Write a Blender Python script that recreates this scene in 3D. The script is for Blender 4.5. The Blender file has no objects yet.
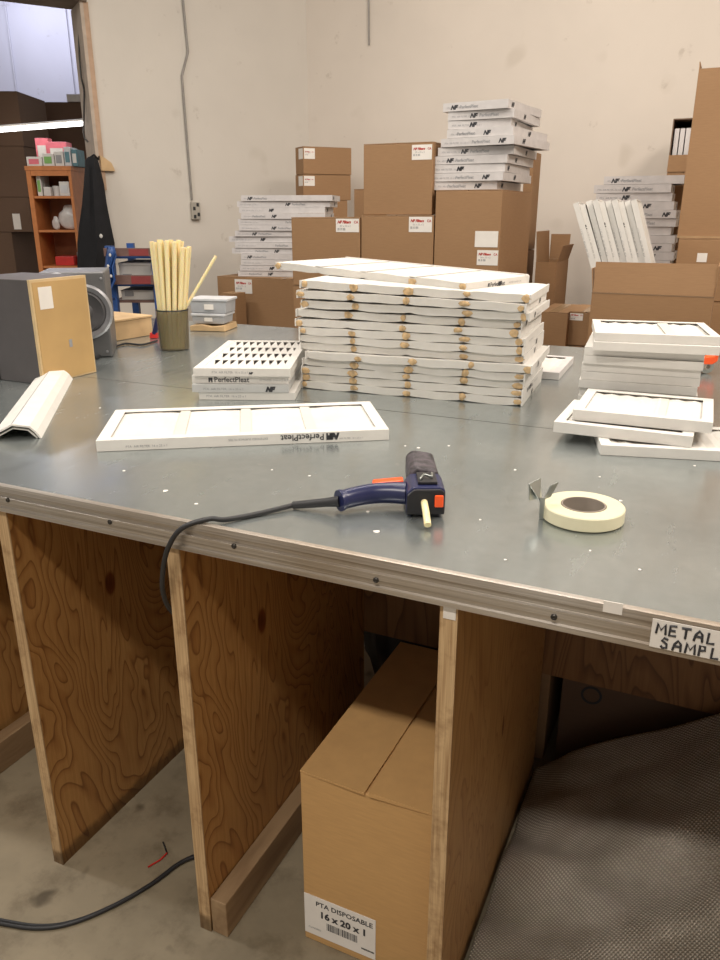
import bpy, math, random
from mathutils import Vector, Matrix
R = math.radians
rnd = random.Random(7)
scene = bpy.context.scene
col = scene.collection

# ---------------------------------------------------------------- camera
F, P_, YAW, H = 765.0, R(19.2), R(24.9), 1.40
cam_d = bpy.data.cameras.new('camera'); cam = bpy.data.objects.new('camera', cam_d); col.objects.link(cam)
cam.location = (0, 0, H); cam.rotation_euler = (R(90) - P_, 0, YAW)
cam_d.sensor_fit = 'VERTICAL'; cam_d.sensor_height = 24; cam_d.lens = F / 960 * 24; cam_d.clip_start = .02
scene.camera = cam
# ---------------------------------------------------------------- world, lights, exposure
w = bpy.data.worlds.new('world'); scene.world = w; w.use_nodes = True
w.node_tree.nodes['Background'].inputs[0].default_value = (1.0, .93, .85, 1)
w.node_tree.nodes['Background'].inputs[1].default_value = .36
def area(name, loc, sx, sy, power, color=(1, .93, .84), rot=(0, 0, 0)):
    l = bpy.data.lights.new(name, 'AREA'); l.shape = 'RECTANGLE'; l.size = sx; l.size_y = sy; l.energy = power; l.color = color
    o = bpy.data.objects.new(name, l); o.location = loc; o.rotation_euler = rot; col.objects.link(o); return o
area('lamp_key', (-.35, -1.1, 3.9), 1.6, .22, 74)
area('lamp_right', (1.7, 2.2, 3.9), 1.2, 2.4, 112, (1, .9, .8))
area('lamp_middle', (-1.6, 1.9, 3.9), .3, 2.4, 55)
area('fill_back', (-.8, 3.9, 3.95), 2.6, .5, 40, (1, .92, .83))  # unseen fill above the cartons, added to brighten the back wall
area('lamp_left', (-4.0, .8, 3.9), 1.3, .3, 48, (.97, .95, .92))
area('lamp_far_room', (-6.3, 6.2, 3.9), 1.2, .4, 36, (.82, .85, 1.0))
scene.view_settings.view_transform = 'Standard'; scene.view_settings.look = 'None'
scene.view_settings.gamma = 1; scene.view_settings.use_curve_mapping = False
scene.view_settings.exposure = 0.40

# ---------------------------------------------------------------- ray helpers (a pixel and a known distance give a point of the room)
FW = Vector((-math.sin(YAW), math.cos(YAW), 0)); RT = Vector((math.cos(YAW), math.sin(YAW), 0)); CAM = Vector((0, 0, H))
def ray(u, v):
    return FW * (F * math.cos(P_) - (v - 480) * math.sin(P_)) + RT * (u - 360) - Vector((0, 0, F * math.sin(P_) + (v - 480) * math.cos(P_)))
def onz(u, v, z): r = ray(u, v); return CAM + r * ((z - H) / r.z)
def ony(u, v, y): r = ray(u, v); return CAM + r * (y / r.y)
def onx(u, v, x): r = ray(u, v); return CAM + r * (x / r.x)
def ond(u, v, d): r = ray(u, v); return CAM + r * (d / r.dot(FW))
def onpl(u, v, p, n): r = ray(u, v); return CAM + r * ((Vector(p) - CAM).dot(n) / r.dot(n))

# ---------------------------------------------------------------- materials
MATS = {}
def new_mat(name, rough=.6, metal=0.0, base=(.8, .8, .8)):
    m = bpy.data.materials.new(name); m.use_nodes = True; nt = m.node_tree; b = nt.nodes['Principled BSDF']
    b.inputs['Roughness'].default_value = rough; b.inputs['Metallic'].default_value = metal
    b.inputs['Base Color'].default_value = (*base, 1); MATS[name] = m
    return m, nt, b
def nd(nt, t, **kw):
    n = nt.nodes.new(t)
    for k, v in kw.items():
        if k in n.inputs: n.inputs[k].default_value = v
        else: setattr(n, k, v)
    return n
def coords(nt, scale=(1, 1, 1), kind='Object', loc=(0, 0, 0)):
    tc = nd(nt, 'ShaderNodeTexCoord'); mp = nd(nt, 'ShaderNodeMapping'); mp.inputs['Scale'].default_value = scale; mp.inputs['Location'].default_value = loc
    nt.links.new(tc.outputs[kind], mp.inputs['Vector']); return mp.outputs['Vector']
def ramp(nt, src, stops):
    r = nd(nt, 'ShaderNodeValToRGB'); el = r.color_ramp.elements
    while len(el) < len(stops): el.new(.5)
    for e, (p, c) in zip(el, stops): e.position = p; e.color = (*c, 1) if len(c) == 3 else c
    nt.links.new(src, r.inputs['Fac']); return r.outputs['Color']
def noise(nt, vec, scale, detail=3, rough=.5, dist=0.0):
    n = nd(nt, 'ShaderNodeTexNoise'); n.inputs['Scale'].default_value = scale; n.inputs['Detail'].default_value = detail
    n.inputs['Roughness'].default_value = rough; n.inputs['Distortion'].default_value = dist
    nt.links.new(vec, n.inputs['Vector']); return n.outputs['Fac']
def mix(nt, a, b, fac, mode='MIX'):
    m = nd(nt, 'ShaderNodeMix', data_type='RGBA', blend_type=mode)
    for s, k in ((a, 6), (b, 7)):
        if isinstance(s, tuple): m.inputs[k].default_value = (*s, 1)
        else: nt.links.new(s, m.inputs[k])
    if isinstance(fac, float): m.inputs[0].default_value = fac
    else: nt.links.new(fac, m.inputs[0])
    return m.outputs[2]
def math_(nt, op, a, b=0.0, c=None):
    m = nd(nt, 'ShaderNodeMath', operation=op)
    for i, s in enumerate((a, b) if c is None else (a, b, c)):
        if isinstance(s, (int, float)): m.inputs[i].default_value = s
        else: nt.links.new(s, m.inputs[i])
    return m.outputs[0]
def bump(nt, b, h, strength=.3, dist=.002):
    n = nd(nt, 'ShaderNodeBump'); n.inputs['Strength'].default_value = strength; n.inputs['Distance'].default_value = dist
    nt.links.new(h, n.inputs['Height']); nt.links.new(n.outputs['Normal'], b.inputs['Normal'])
def flat(name, c, rough=.6, metal=0.0, var=.12, scale=18):
    m, nt, b = new_mat(name, rough, metal, c); v = coords(nt)
    n = noise(nt, v, scale, 3)
    c2 = tuple(max(0, x * (1 - var)) for x in c); c3 = tuple(min(1, x * (1 + var)) for x in c)
    nt.links.new(ramp(nt, n, [(.3, c2), (.7, c3)]), b.inputs['Base Color']); return m

def wall_mat(name, c):
    m, nt, b = new_mat(name, .75); v = coords(nt)
    n1 = noise(nt, v, .9, 4, .6); n2 = noise(nt, v, 7, 5, .65); n3 = noise(nt, v, 3.2, 2, .4)
    base = ramp(nt, n1, [(.3, tuple(x * .93 for x in c)), (.7, tuple(min(1, x * 1.04) for x in c))])
    sp = ramp(nt, n2, [(.28, (.82, .8, .78)), (.36, (1, 1, 1))])
    sp2 = ramp(nt, n3, [(.26, (.9, .89, .87)), (.34, (1, 1, 1))])
    nt.links.new(mix(nt, mix(nt, base, sp, 1.0, 'MULTIPLY'), sp2, 1.0, 'MULTIPLY'), b.inputs['Base Color'])
    bump(nt, b, noise(nt, v, 30, 4), .15, .004); return m
wall_mat('wall_paint', (.69, .62, .545)); wall_mat('wall_paint_grey', (.635, .59, .53)); wall_mat('far_wall_paint', (.56, .55, .62))
flat('ceiling_paint', (.5, .48, .45), .9)

m, nt, b = new_mat('concrete', .55); v = coords(nt)
n1 = noise(nt, v, 1.7, 6, .65); n2 = noise(nt, v, 9, 6, .7); vo = nd(nt, 'ShaderNodeTexVoronoi'); vo.inputs['Scale'].default_value = 9; nt.links.new(v, vo.inputs['Vector'])
c0 = ramp(nt, n1, [(.28, (.16, .13, .085)), (.5, (.265, .22, .15)), (.72, (.36, .295, .20))])
c1 = mix(nt, ramp(nt, n2, [(.3, (.66, .64, .62)), (.5, (1, 1, 1)), (.72, (1.05, 1.04, 1.02))]), ramp(nt, noise(nt, v, 11, 2, .4), [(.26, (.42, .40, .38)), (.33, (1, 1, 1))]), 1.0, 'MULTIPLY')
spk = ramp(nt, vo.outputs['Distance'], [(.0, (1, 1, 1)), (.05, (1, 1, 1)), (.065, (0, 0, 0))])
n3 = noise(nt, v, 5, 2); pk = math_(nt, 'GREATER_THAN', n3, .56)
fac = math_(nt, 'MULTIPLY', math_(nt, 'MULTIPLY', spk, pk), .8)
nt.links.new(mix(nt, mix(nt, c0, c1, 1.0, 'MULTIPLY'), (.5, .46, .38), fac), b.inputs['Base Color'])
nt.links.new(ramp(nt, n2, [(.3, (.4, .4, .4)), (.7, (.65, .65, .65))]), b.inputs['Roughness']); bump(nt, b, n2, .2, .003)

m, nt, b = new_mat('galvanised_steel', .3, .78); v = coords(nt)
n1 = noise(nt, v, 2.2, 5, .6, .3); vst = coords(nt, (6, 1.1, 1)); n2 = noise(nt, vst, 5, 5, .7); n4 = noise(nt, v, 38, 3, .7)
base = ramp(nt, n1, [(.25, (.35, .385, .385)), (.55, (.43, .465, .46)), (.8, (.52, .545, .53))])
base = mix(nt, base, ramp(nt, n4, [(.3, (.8, .8, .8)), (.7, (1.0, 1.0, 1.0))]), .5, 'MULTIPLY')
sc_ = noise(nt, coords(nt, (2.5, 9, 1)), 6, 3, .6)
nt.links.new(mix(nt, base, (.66, .65, .61), math_(nt, 'MULTIPLY', math_(nt, 'GREATER_THAN', sc_, .735), .5)), b.inputs['Base Color'])
nt.links.new(math_(nt, 'MULTIPLY_ADD', n2, .22, .13), b.inputs['Roughness']); bump(nt, b, n1, .05, .01)

m, nt, b = new_mat('aluminium_trim', .42, .75); v = coords(nt, (2, 30, 260)); n1 = noise(nt, v, 1.0, 4, .6); n2 = noise(nt, coords(nt), 3, 4)
nt.links.new(mix(nt, ramp(nt, n1, [(.3, (.38, .345, .31)), (.7, (.64, .60, .55))]), ramp(nt, n2, [(.35, (.75, .68, .6)), (.65, (1, 1, 1))]), 1.0, 'MULTIPLY'), b.inputs['Base Color'])
bump(nt, b, n1, .4, .001)

def foot_dirt(nt, c):
    v = coords(nt); sp = nd(nt, 'ShaderNodeSeparateXYZ'); nt.links.new(v, sp.inputs[0])
    h = math_(nt, 'ADD', sp.outputs[2], math_(nt, 'MULTIPLY', noise(nt, v, 40, 3), -.03))
    return mix(nt, c, ramp(nt, h, [(0, (.35, .33, .30)), (.012, (.45, .42, .38)), (.028, (1, 1, 1))]), 1.0, 'MULTIPLY')
def plywood(name, axis, ca, cb, cc, seed, knots=()):
    m, nt, b = new_mat(name, .5)
    sc = {'x': (0, 3.6, 1.0), 'y': (3.4, 0, .62), 'h': (.62, 0, 3.4)}[axis]
    v = coords(nt, sc, loc=(seed, seed, seed))
    n1 = noise(nt, v, 1.05, 3.2, .5, .75)
    t = math_(nt, 'MULTIPLY', n1, 30.0); fr = math_(nt, 'FRACT', t)
    rng = ramp(nt, fr, [(0, ca), (.45, ca), (.8, cb), (.93, cc), (1, ca)])
    fine = noise(nt, coords(nt, tuple(s * 14 if s > 1 else s * 2.5 for s in sc)), 3, 4, .7)
    c = mix(nt, rng, ramp(nt, fine, [(.3, (.8, .76, .7)), (.7, (1, 1, 1))]), 1.0, 'MULTIPLY')
    big = noise(nt, coords(nt), 2.2, 3)
    c = mix(nt, c, ramp(nt, big, [(.3, (.78, .72, .66)), (.7, (1.0, 1.0, 1.0))]), 1.0, 'MULTIPLY')
    for (ky, kz, ry, rz) in knots:
        k = coords(nt, (0, 1 / ry, 1 / rz), loc=(0, -ky / ry, -kz / rz))
        ln = nd(nt, 'ShaderNodeVectorMath', operation='LENGTH'); nt.links.new(k, ln.inputs[0])
        c = mix(nt, c, ramp(nt, ln.outputs['Value'], [(0, (.30, .16, .10)), (.7, (.45, .26, .16)), (1, (1, 1, 1))]), 1.0, 'MULTIPLY')
    nt.links.new(foot_dirt(nt, c), b.inputs['Base Color']); bump(nt, b, fine, .1, .001)
plywood('fir_plywood', 'x', (.60, .33, .115), (.50, .25, .08), (.30, .13, .04), 3.1, [(1.19, .60, .018, .034), (1.45, .70, .01, .02)])
plywood('fir_plywood_pale', 'x', (.60, .35, .135), (.54, .30, .11), (.44, .225, .075), 7.7, [(1.3, .42, .008, .03), (1.48, .6, .007, .025)])
plywood('fir_board', 'y', (.27, .135, .05), (.2, .09, .03), (.13, .055, .018), 5.2)
m, nt, b = new_mat('plywood_edge', .65); v = coords(nt, (230, 3, 6)); n1 = noise(nt, v, 1.0, 3, .6); n2 = noise(nt, coords(nt), 14, 4, .7)
nt.links.new(foot_dirt(nt, mix(nt, ramp(nt, n1, [(.3, (.34, .20, .09)), (.6, (.58, .40, .215))]), ramp(nt, n2, [(.3, (.55, .47, .40)), (.5, (1, 1, 1))]), .9, 'MULTIPLY')), b.inputs['Base Color'])
m, nt, b = new_mat('lumber', .65); v = coords(nt, (9, 1.2, 9)); n1 = noise(nt, v, 2.5, 4, .6, .4)
nt.links.new(ramp(nt, n1, [(.3, (.21, .125, .062)), (.7, (.36, .24, .13))]), b.inputs['Base Color'])
flat('pale_lumber', (.56, .38, .20), .65, var=.16, scale=9)
flat('jamb_wood', (.46, .38, .31), .7); flat('jamb_edge', (.46, .31, .21), .7); flat('header_wood', (.15, .115, .085), .8, var=.35, scale=5)

def cardboard(name, c):
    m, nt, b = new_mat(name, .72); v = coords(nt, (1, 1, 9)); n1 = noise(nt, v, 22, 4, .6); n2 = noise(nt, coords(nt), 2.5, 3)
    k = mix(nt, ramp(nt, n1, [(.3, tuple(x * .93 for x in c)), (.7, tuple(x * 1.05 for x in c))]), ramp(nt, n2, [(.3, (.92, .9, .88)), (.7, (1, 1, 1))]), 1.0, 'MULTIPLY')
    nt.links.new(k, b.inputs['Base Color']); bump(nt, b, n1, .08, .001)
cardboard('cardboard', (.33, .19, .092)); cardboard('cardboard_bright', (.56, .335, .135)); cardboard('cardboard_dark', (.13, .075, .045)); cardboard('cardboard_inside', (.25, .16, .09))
flat('packing_tape', (.36, .24, .13), .25, var=.08)
flat('filter_card', (.69, .665, .625), .55, var=.035, scale=25); flat('filter_card_cool', (.60, .57, .56), .55, var=.06, scale=25)
flat('filter_card_grey', (.50, .50, .49), .55, var=.06)
m, nt, b = new_mat('filter_media', .85); v = coords(nt); n1 = noise(nt, v, 9, 4, .6)
nt.links.new(ramp(nt, n1, [(.3, (.60, .575, .53)), (.7, (.69, .665, .62))]), b.inputs['Base Color']); bump(nt, b, noise(nt, v, 160, 3), .25, .001)
b.inputs['Subsurface Weight'].default_value = .15; b.inputs['Subsurface Radius'].default_value = (.02, .017, .012)
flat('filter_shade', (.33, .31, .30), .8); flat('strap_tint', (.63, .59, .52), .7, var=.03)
flat('glue_tan', (.55, .38, .20), .5, var=.4, scale=60)
flat('ink_black', (.03, .03, .035), .6); flat('ink_grey', (.30, .30, .31), .6, var=.1); flat('ink_red', (.45, .05, .04), .6)
flat('label_paper', (.78, .74, .69), .6, var=.04)
flat('navy_plastic', (.018, .022, .075), .3, var=.1); flat('black_plastic', (.016, .015, .018), .38); flat('black_rubber', (.02, .02, .022), .5)
flat('worn_black', (.06, .05, .058), .55, var=.8, scale=70); flat('orange_plastic', (.90, .10, .015), .35, var=.06)
m, nt, b = new_mat('glue_stick', .35, 0, (.95, .80, .46)); b.inputs['Subsurface Weight'].default_value = .35; b.inputs['Subsurface Radius'].default_value = (.02, .013, .005)
m, nt, b = new_mat('smoked_cup', .12, 0, (.30, .24, .14)); b.inputs['Transmission Weight'].default_value = .0; b.inputs['Alpha'].default_value = .5
nt.links.new(ramp(nt, noise(nt, coords(nt), 14, 2), [(.3, (.17, .14, .08)), (.7, (.22, .18, .10))]), b.inputs['Base Color'])
flat('tape_cream', (.72, .67, .47), .4, var=.04); flat('tape_core', (.28, .23, .19), .6); flat('clip_steel', (.42, .44, .42), .3, .8)
m, nt, b = new_mat('foil_bubble', .30, .5); v = coords(nt, (215, 215, 0)); sx = nd(nt, 'ShaderNodeSeparateXYZ')
rot = nd(nt, 'ShaderNodeVectorRotate'); rot.inputs['Angle'].default_value = R(38); nt.links.new(v, rot.inputs['Vector']); nt.links.new(rot.outputs[0], sx.inputs[0])
wv = noise(nt, coords(nt), 5, 4, .6)
a_ = math_(nt, 'SINE', math_(nt, 'MULTIPLY', sx.outputs[0], 5.4)); c_ = math_(nt, 'SINE', math_(nt, 'MULTIPLY', sx.outputs[1], 5.4))
hh = math_(nt, 'MULTIPLY', math_(nt, 'ADD', a_, 1.0), math_(nt, 'ADD', c_, 1.0))
nt.links.new(mix(nt, ramp(nt, math_(nt, 'MULTIPLY', hh, .25), [(0, (.48, .43, .36)), (.6, (.97, .91, .81))]), ramp(nt, wv, [(.3, (.6, .57, .53)), (.7, (1, 1, 1))]), 1.0, 'MULTIPLY'), b.inputs['Base Color'])
bump(nt, b, math_(nt, 'ADD', math_(nt, 'MULTIPLY', hh, .25), math_(nt, 'MULTIPLY', wv, 2.0)), .9, .005)
flat('speaker_side', (.085, .075, .075), .5, var=.06); flat('speaker_mdf', (.50, .32, .13), .6, var=.07, scale=8); flat('mdf_edge', (.60, .44, .24), .6)
flat('speaker_silver', (.15, .15, .152), .4, .25, var=.06); flat('silver_ring', (.42, .42, .44), .3, .6); flat('speaker_dark', (.022, .022, .024), .6); flat('cone_grey', (.075, .072, .075), .5)
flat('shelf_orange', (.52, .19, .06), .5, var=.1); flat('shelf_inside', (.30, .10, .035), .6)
flat('jacket_black', (.005, .005, .007), .85, var=.3); flat('rack_blue', (.02, .07, .24), .45, var=.2); flat('beam_brown', (.15, .085, .07), .5, var=.15); flat('beam_red', (.22, .035, .035), .5)
flat('white_box', (.68, .66, .63), .6, var=.06); flat('pink_box', (.72, .17, .22), .5, var=.1); flat('green_print', (.20, .42, .12), .5); flat('teal_print', (.10, .22, .26), .5, var=.2)
flat('red_plastic', (.55, .025, .02), .35); flat('plastic_bag', (.62, .60, .58), .3, var=.15); flat('outlet_metal', (.42, .39, .34), .5, .3); flat('conduit', (.28, .26, .24), .5, .2); flat('screw_dark', (.05, .045, .04), .4, .6)
flat('grey_case', (.42, .43, .45), .45, var=.1); flat('case_lid', (.60, .61, .63), .45, var=.06); flat('black_bag', (.012, .012, .014), .35)
m, nt, b = new_mat('lamp_tube', .4, 0, (1, 1, 1)); b.inputs['Emission Color'].default_value = (1, .97, .93, 1); b.inputs['Emission Strength'].default_value = 6

# ---------------------------------------------------------------- mesh helpers
class MB:
    def __init__(s): s.v = []; s.f = []; s.mi = []
    def add(s, vs, fs, m=0):
        o = len(s.v); s.v += [tuple(p) for p in vs]; s.f += [tuple(i + o for i in f) for f in fs]; s.mi += [m] * len(fs); return s
    def box(s, x0, x1, y0, y1, z0, z1, m=0):
        v = [(x0, y0, z0), (x1, y0, z0), (x1, y1, z0), (x0, y1, z0), (x0, y0, z1), (x1, y0, z1), (x1, y1, z1), (x0, y1, z1)]
        return s.add(v, [(0, 3, 2, 1), (4, 5, 6, 7), (0, 1, 5, 4), (1, 2, 6, 5), (2, 3, 7, 6), (3, 0, 4, 7)], m)
    def hexa(s, v, m=0):      # 4 bottom + 4 top corners
        return s.add(v, [(0, 3, 2, 1), (4, 5, 6, 7), (0, 1, 5, 4), (1, 2, 6, 5), (2, 3, 7, 6), (3, 0, 4, 7)], m)
    def tube(s, pts, r, n=10, m=0, cap=True):
        pts = [Vector(p) for p in pts]; rs = r if isinstance(r, (list, tuple)) else [r] * len(pts); o = len(s.v); up = None; fs = []
        for i, p in enumerate(pts):
            t = (pts[min(i + 1, len(pts) - 1)] - pts[max(i - 1, 0)]).normalized()
            if up is None: up = Vector((0, 0, 1)) if abs(t.z) < .9 else Vector((1, 0, 0))
            a = t.cross(up).normalized(); up = a.cross(t).normalized()
            s.v += [tuple(p + (a * math.cos(2 * math.pi * k / n) + up * math.sin(2 * math.pi * k / n)) * rs[i]) for k in range(n)]
        for i in range(len(pts) - 1):
            for k in range(n): fs.append((o + i * n + k, o + i * n + (k + 1) % n, o + (i + 1) * n + (k + 1) % n, o + (i + 1) * n + k))
        if cap: fs.append(tuple(o + k for k in range(n))[::-1]); fs.append(tuple(o + (len(pts) - 1) * n + k for k in range(n)))
        s.f += fs; s.mi += [m] * len(fs); return s
    def lathe(s, prof, c=(0, 0, 0), n=32, m=0, axis='z', closed=False):
        o = len(s.v); c = Vector(c)
        for (r, z) in prof:
            for k in range(n):
                a = 2 * math.pi * k / n; p = (r * math.cos(a), r * math.sin(a), z)
                if axis == 'y': p = (p[0], -p[2], p[1])
                s.v.append(tuple(c + Vector(p)))
        L = len(prof); fs = []
        for i in range(L if closed else L - 1):
            j = (i + 1) % L
            for k in range(n): fs.append((o + i * n + k, o + i * n + (k + 1) % n, o + j * n + (k + 1) % n, o + j * n + k))
        s.f += fs; s.mi += [m] * len(fs); return s
    def prism(s, outline, y0, y1, m=0):  # outline in xz, extruded in y
        n = len(outline); v = [(x, y0, z) for x, z in outline] + [(x, y1, z) for x, z in outline]
        return s.add(v, [tuple(range(n)), tuple(range(2 * n - 1, n - 1, -1))] + [(i, n + i, n + (i + 1) % n, (i + 1) % n) for i in range(n)], m)
    def build(s, name, mats, parent=None, smooth=False, bevel=0, segs=2, loc=None, rz=0):
        me = bpy.data.meshes.new(name); me.from_pydata(s.v, [], s.f)
        for mm in (mats if isinstance(mats, (list, tuple)) else [mats]): me.materials.append(MATS[mm])
        me.polygons.foreach_set('material_index', s.mi); me.update()
        import bmesh
        bm = bmesh.new(); bm.from_mesh(me); bmesh.ops.recalc_face_normals(bm, faces=bm.faces); bm.to_mesh(me); bm.free()
        if smooth: me.polygons.foreach_set('use_smooth', [True] * len(me.polygons))
        o = bpy.data.objects.new(name, me); col.objects.link(o)
        if parent: o.parent = parent
        if loc: o.location = loc
        if rz: o.rotation_euler.z = rz
        if bevel:
            md = o.modifiers.new('bevel', 'BEVEL'); md.width = bevel; md.segments = segs; md.limit_method = 'ANGLE'
        if smooth:
            try: me.set_sharp_from_angle(angle=R(40))
            except Exception: pass
        return o
def tag(o, label=None, cat=None, group=None, kind=None):
    if label: o['label'] = label
    if cat: o['category'] = cat
    if group: o['group'] = group
    if kind: o['kind'] = kind
    return o
def empty(name, loc=(0, 0, 0), rz=0):
    o = bpy.data.objects.new(name, None); o.empty_display_size = .05; col.objects.link(o); o.location = loc; o.rotation_euler.z = rz; return o
def struct(o): o['kind'] = 'structure'; return o
def bez(pts, n=10):   # Catmull-Rom
    pts = [Vector(p) for p in pts]; P = [pts[0] * 2 - pts[1]] + pts + [pts[-1] * 2 - pts[-2]]; out = []
    for i in range(1, len(P) - 2):
        a, b_, c, d = P[i - 1:i + 3]
        for k in range(n):
            t = k / n; out.append(.5 * ((2 * b_) + (c - a) * t + (2 * a - 5 * b_ + 4 * c - d) * t * t + (3 * b_ - a - 3 * c + d) * t ** 3))
    return out + [pts[-1]]
TXT = {}
def text_mesh(parts, key):
    """parts: (string, x, y, size, shear, weight, material); one flat mesh in the xy plane"""
    if key in TXT: return TXT[key]
    V = []; Fc = []; mi = []; mats = []
    for (s_, x, y, size, shear, wt, mname) in parts:
        cu = bpy.data.curves.new('t', 'FONT'); cu.body = s_; cu.size = size; cu.shear = shear; cu.offset = wt; cu.resolution_u = 2
        o = bpy.data.objects.new('t', cu); col.objects.link(o); dg = bpy.context.evaluated_depsgraph_get(); dg.update()
        me = bpy.data.meshes.new_from_object(o.evaluated_get(dg))
        if mname not in mats: mats.append(mname)
        b0 = len(V); V += [(p.co.x + x, p.co.y + y, 0) for p in me.vertices]
        for p in me.polygons: Fc.append(tuple(i + b0 for i in p.vertices)); mi.append(mats.index(mname))
        bpy.data.objects.remove(o); bpy.data.curves.remove(cu); bpy.data.meshes.remove(me)
    me = bpy.data.meshes.new(key); me.from_pydata(V, [], Fc)
    for mm in mats: me.materials.append(MATS[mm])
    me.polygons.foreach_set('material_index', mi); me.update(); TXT[key] = me; return me
def put(me, name, parent, loc, rot=(0, 0, 0), sc=1):
    o = bpy.data.objects.new(name, me); col.objects.link(o); o.parent = parent; o.location = loc; o.rotation_euler = rot; o.scale = (sc, sc, sc); return o

T = .92
# ================================================================= THE ROOM
WY = 5.6
K = ony(310, 200, WY); K.z = 0
WD = -(FW * math.cos(R(60)) + RT * math.sin(R(60))); WN = Vector((-WD.y, WD.x, 0))   # left wall leaves the corner along WD
if WN.dot(CAM - K) > 0: WN = -WN                                                        # WN points into the wall, away from the camera
struct(MB().box(-11, 5, -4.5, 11, -.1, 0).build('floor', 'concrete'))
struct(MB().box(-11, 5, -4.5, 11, 4.2, 4.3).build('ceiling', 'ceiling_paint'))
struct(MB().box(K.x - .1, 4.6, WY, WY + .2, 0, 4.2).build('wall_back', 'wall_paint'))
struct(MB().box(4.6, 4.8, -4.5, WY + .2, 0, 4.2).build('wall_right', 'wall_paint'))
J = onpl(101, 180, K, WN); J.z = 0; wl = (J - K).length
def wallbox(a0, a1, t0, t1, z0, z1, mb=None):
    q = lambda a, t, z: K + WD * a + WN * t + Vector((0, 0, z))
    return (mb or MB()).hexa([q(a0, t0, z0), q(a1, t0, z0), q(a1, t1, z0), q(a0, t1, z0), q(a0, t0, z1), q(a1, t0, z1), q(a1, t1, z1), q(a0, t1, z1)])
struct(wallbox(0, wl, 0, .2, 0, 4.2).build('wall_left', 'wall_paint_grey'))
zh = onpl(60, -1, K + WD * wl, WN).z
struct(wallbox(wl, wl + 3.2, 0, .2, zh + .14, 4.2).build('wall_over_opening', 'wall_paint_grey'))
struct(wallbox(wl - .02, wl + 3.2, -.03, .24, zh, zh + .14).build('trim_1', 'header_wood'))
struct(wallbox(wl, wl + .022, -.012, .27, 0, zh).build('trim_2', 'jamb_wood'))
struct(wallbox(wl - .03, wl + .0, -.012, -.001, 1.55, zh).build('trim_3', 'jamb_edge'))
fp = ond(40, 60, 9.2); FD = RT; 
fwall = MB().hexa([Vector((p.x, p.y, z)) for z in (0, 4.2) for p in (fp - RT * 4, fp + RT * 1.7, fp + RT * 1.7 + FW * .15, fp - RT * 4 + FW * .15)])
struct(fwall.build('wall_far_room', 'far_wall_paint'))
g = MB()
for px in (12, 70):
    q = ond(px, 60, 9.19); g.hexa([Vector((q.x, q.y, z)) + d for z in (0, 4.19) for d in (RT * 0, RT * .015, RT * .015 - FW * .012, -FW * .012)])
struct(g.build('trim_4', 'far_wall_paint'))
# ================================================================= WORKBENCH
bench = empty('workbench', (-.9, .943, 0)); off = Vector((.9, -.943, 0))
tag(bench, 'long workbench with a galvanised steel top and plywood dividers', 'workbench')
def bpart(mb, name, mat, parent=bench, **k):
    o = mb.build(name, mat, parent, **k); 
    if parent is bench: o.location = off
    return o
BX0, BX1, BY0, BY1 = -2.75, 1.25, .943, 2.995
seam = 1.775
bpart(MB().box(BX0, BX1, BY0, seam - .0025, T - .003, T), 'steel_sheet', 'galvanised_steel')
bpart(MB().box(BX0, BX1, seam + .002, BY1, T - .003, T - .0003), 'steel_sheet', 'galvanised_steel')
bpart(MB().box(BX0, BX1, BY0, BY1, T - .048, T - .0032), 'core_board', 'fir_board')
tr = MB()
prof = [(BY0 - .001, T - .052), (BY0 - .007, T - .052), (BY0 - .007, T - .044), (BY0 - .004, T - .042), (BY0 - .004, T - .034), (BY0 - .008, T - .032), (BY0 - .008, T - .022), (BY0 - .004, T - .02), (BY0 - .004, T - .012), (BY0 - .008, T - .010), (BY0 - .007, T + .001), (BY0 - .003, T + .0015), (BY0 + .004, T + .0015), (BY0 + .004, T + .0002), (BY0 - .001, T + .0002)]
n = len(prof); tr.add([(BX0, y, z) for y, z in prof] + [(BX1, y, z) for y, z in prof], [tuple(range(n)), tuple(range(2 * n - 1, n - 1, -1))] + [(i, n + i, n + (i + 1) % n, (i + 1) % n) for i in range(n)])
trim = bpart(tr, 'edge_strip', 'aluminium_trim')
for px, py in ((8, 500), (110, 522), (234, 546), (376, 580), (554, 617)):
    q = ony(px, py, BY0 - .008)
    s_ = MB().lathe([(0, -.001), (.0045, -.001), (.0045, .0015), (.003, .0028), (.0012, .0024), (0, .001)], (q.x, BY0 - .008, q.z), 14, axis='y').build('screw', 'screw_dark', trim, smooth=True)
def divider(x1, mat, depth=1.70, y0=.948, th_=.026):
    d = bpart(MB().box(x1 - th_, x1, y0, depth, .0, T - .0485), 'divider', mat)
    e = MB().box(x1 - th_ - .0005, x1 + .0005, y0 - .003, y0 - .0001, .0, T - .0535).build('edge_band', 'plywood_edge', d)
    return d
divider(-1.183, 'fir_plywood'); divider(-.777, 'fir_plywood'); divider(-.284, 'fir_plywood_pale'); divider(.62, 'fir_plywood'); divider(-1.62, 'fir_plywood'); divider(-2.7, 'fir_plywood'); divider(1.2, 'fir_plywood')
bpart(MB().box(-2.7, 1.19, 1.701, 1.72, .305, T - .0485), 'apron_board', 'fir_board')
for x in (-2.68, -.9, 1.15):
    bpart(MB().box(x, x + .09, 2.87, 2.96, 0, T - .0485), 'leg', 'lumber')
def cleat(x0, x1, y0, y1, h):
    return bpart(MB().box(x0, x1, y0, y1, .0, h), 'floor_cleat', 'lumber', bevel=.002)
cleat(-.7755, -.738, .948, 1.69, .088)
cleat(-1.6, -1.56, 1.0, 1.69, .088)
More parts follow.
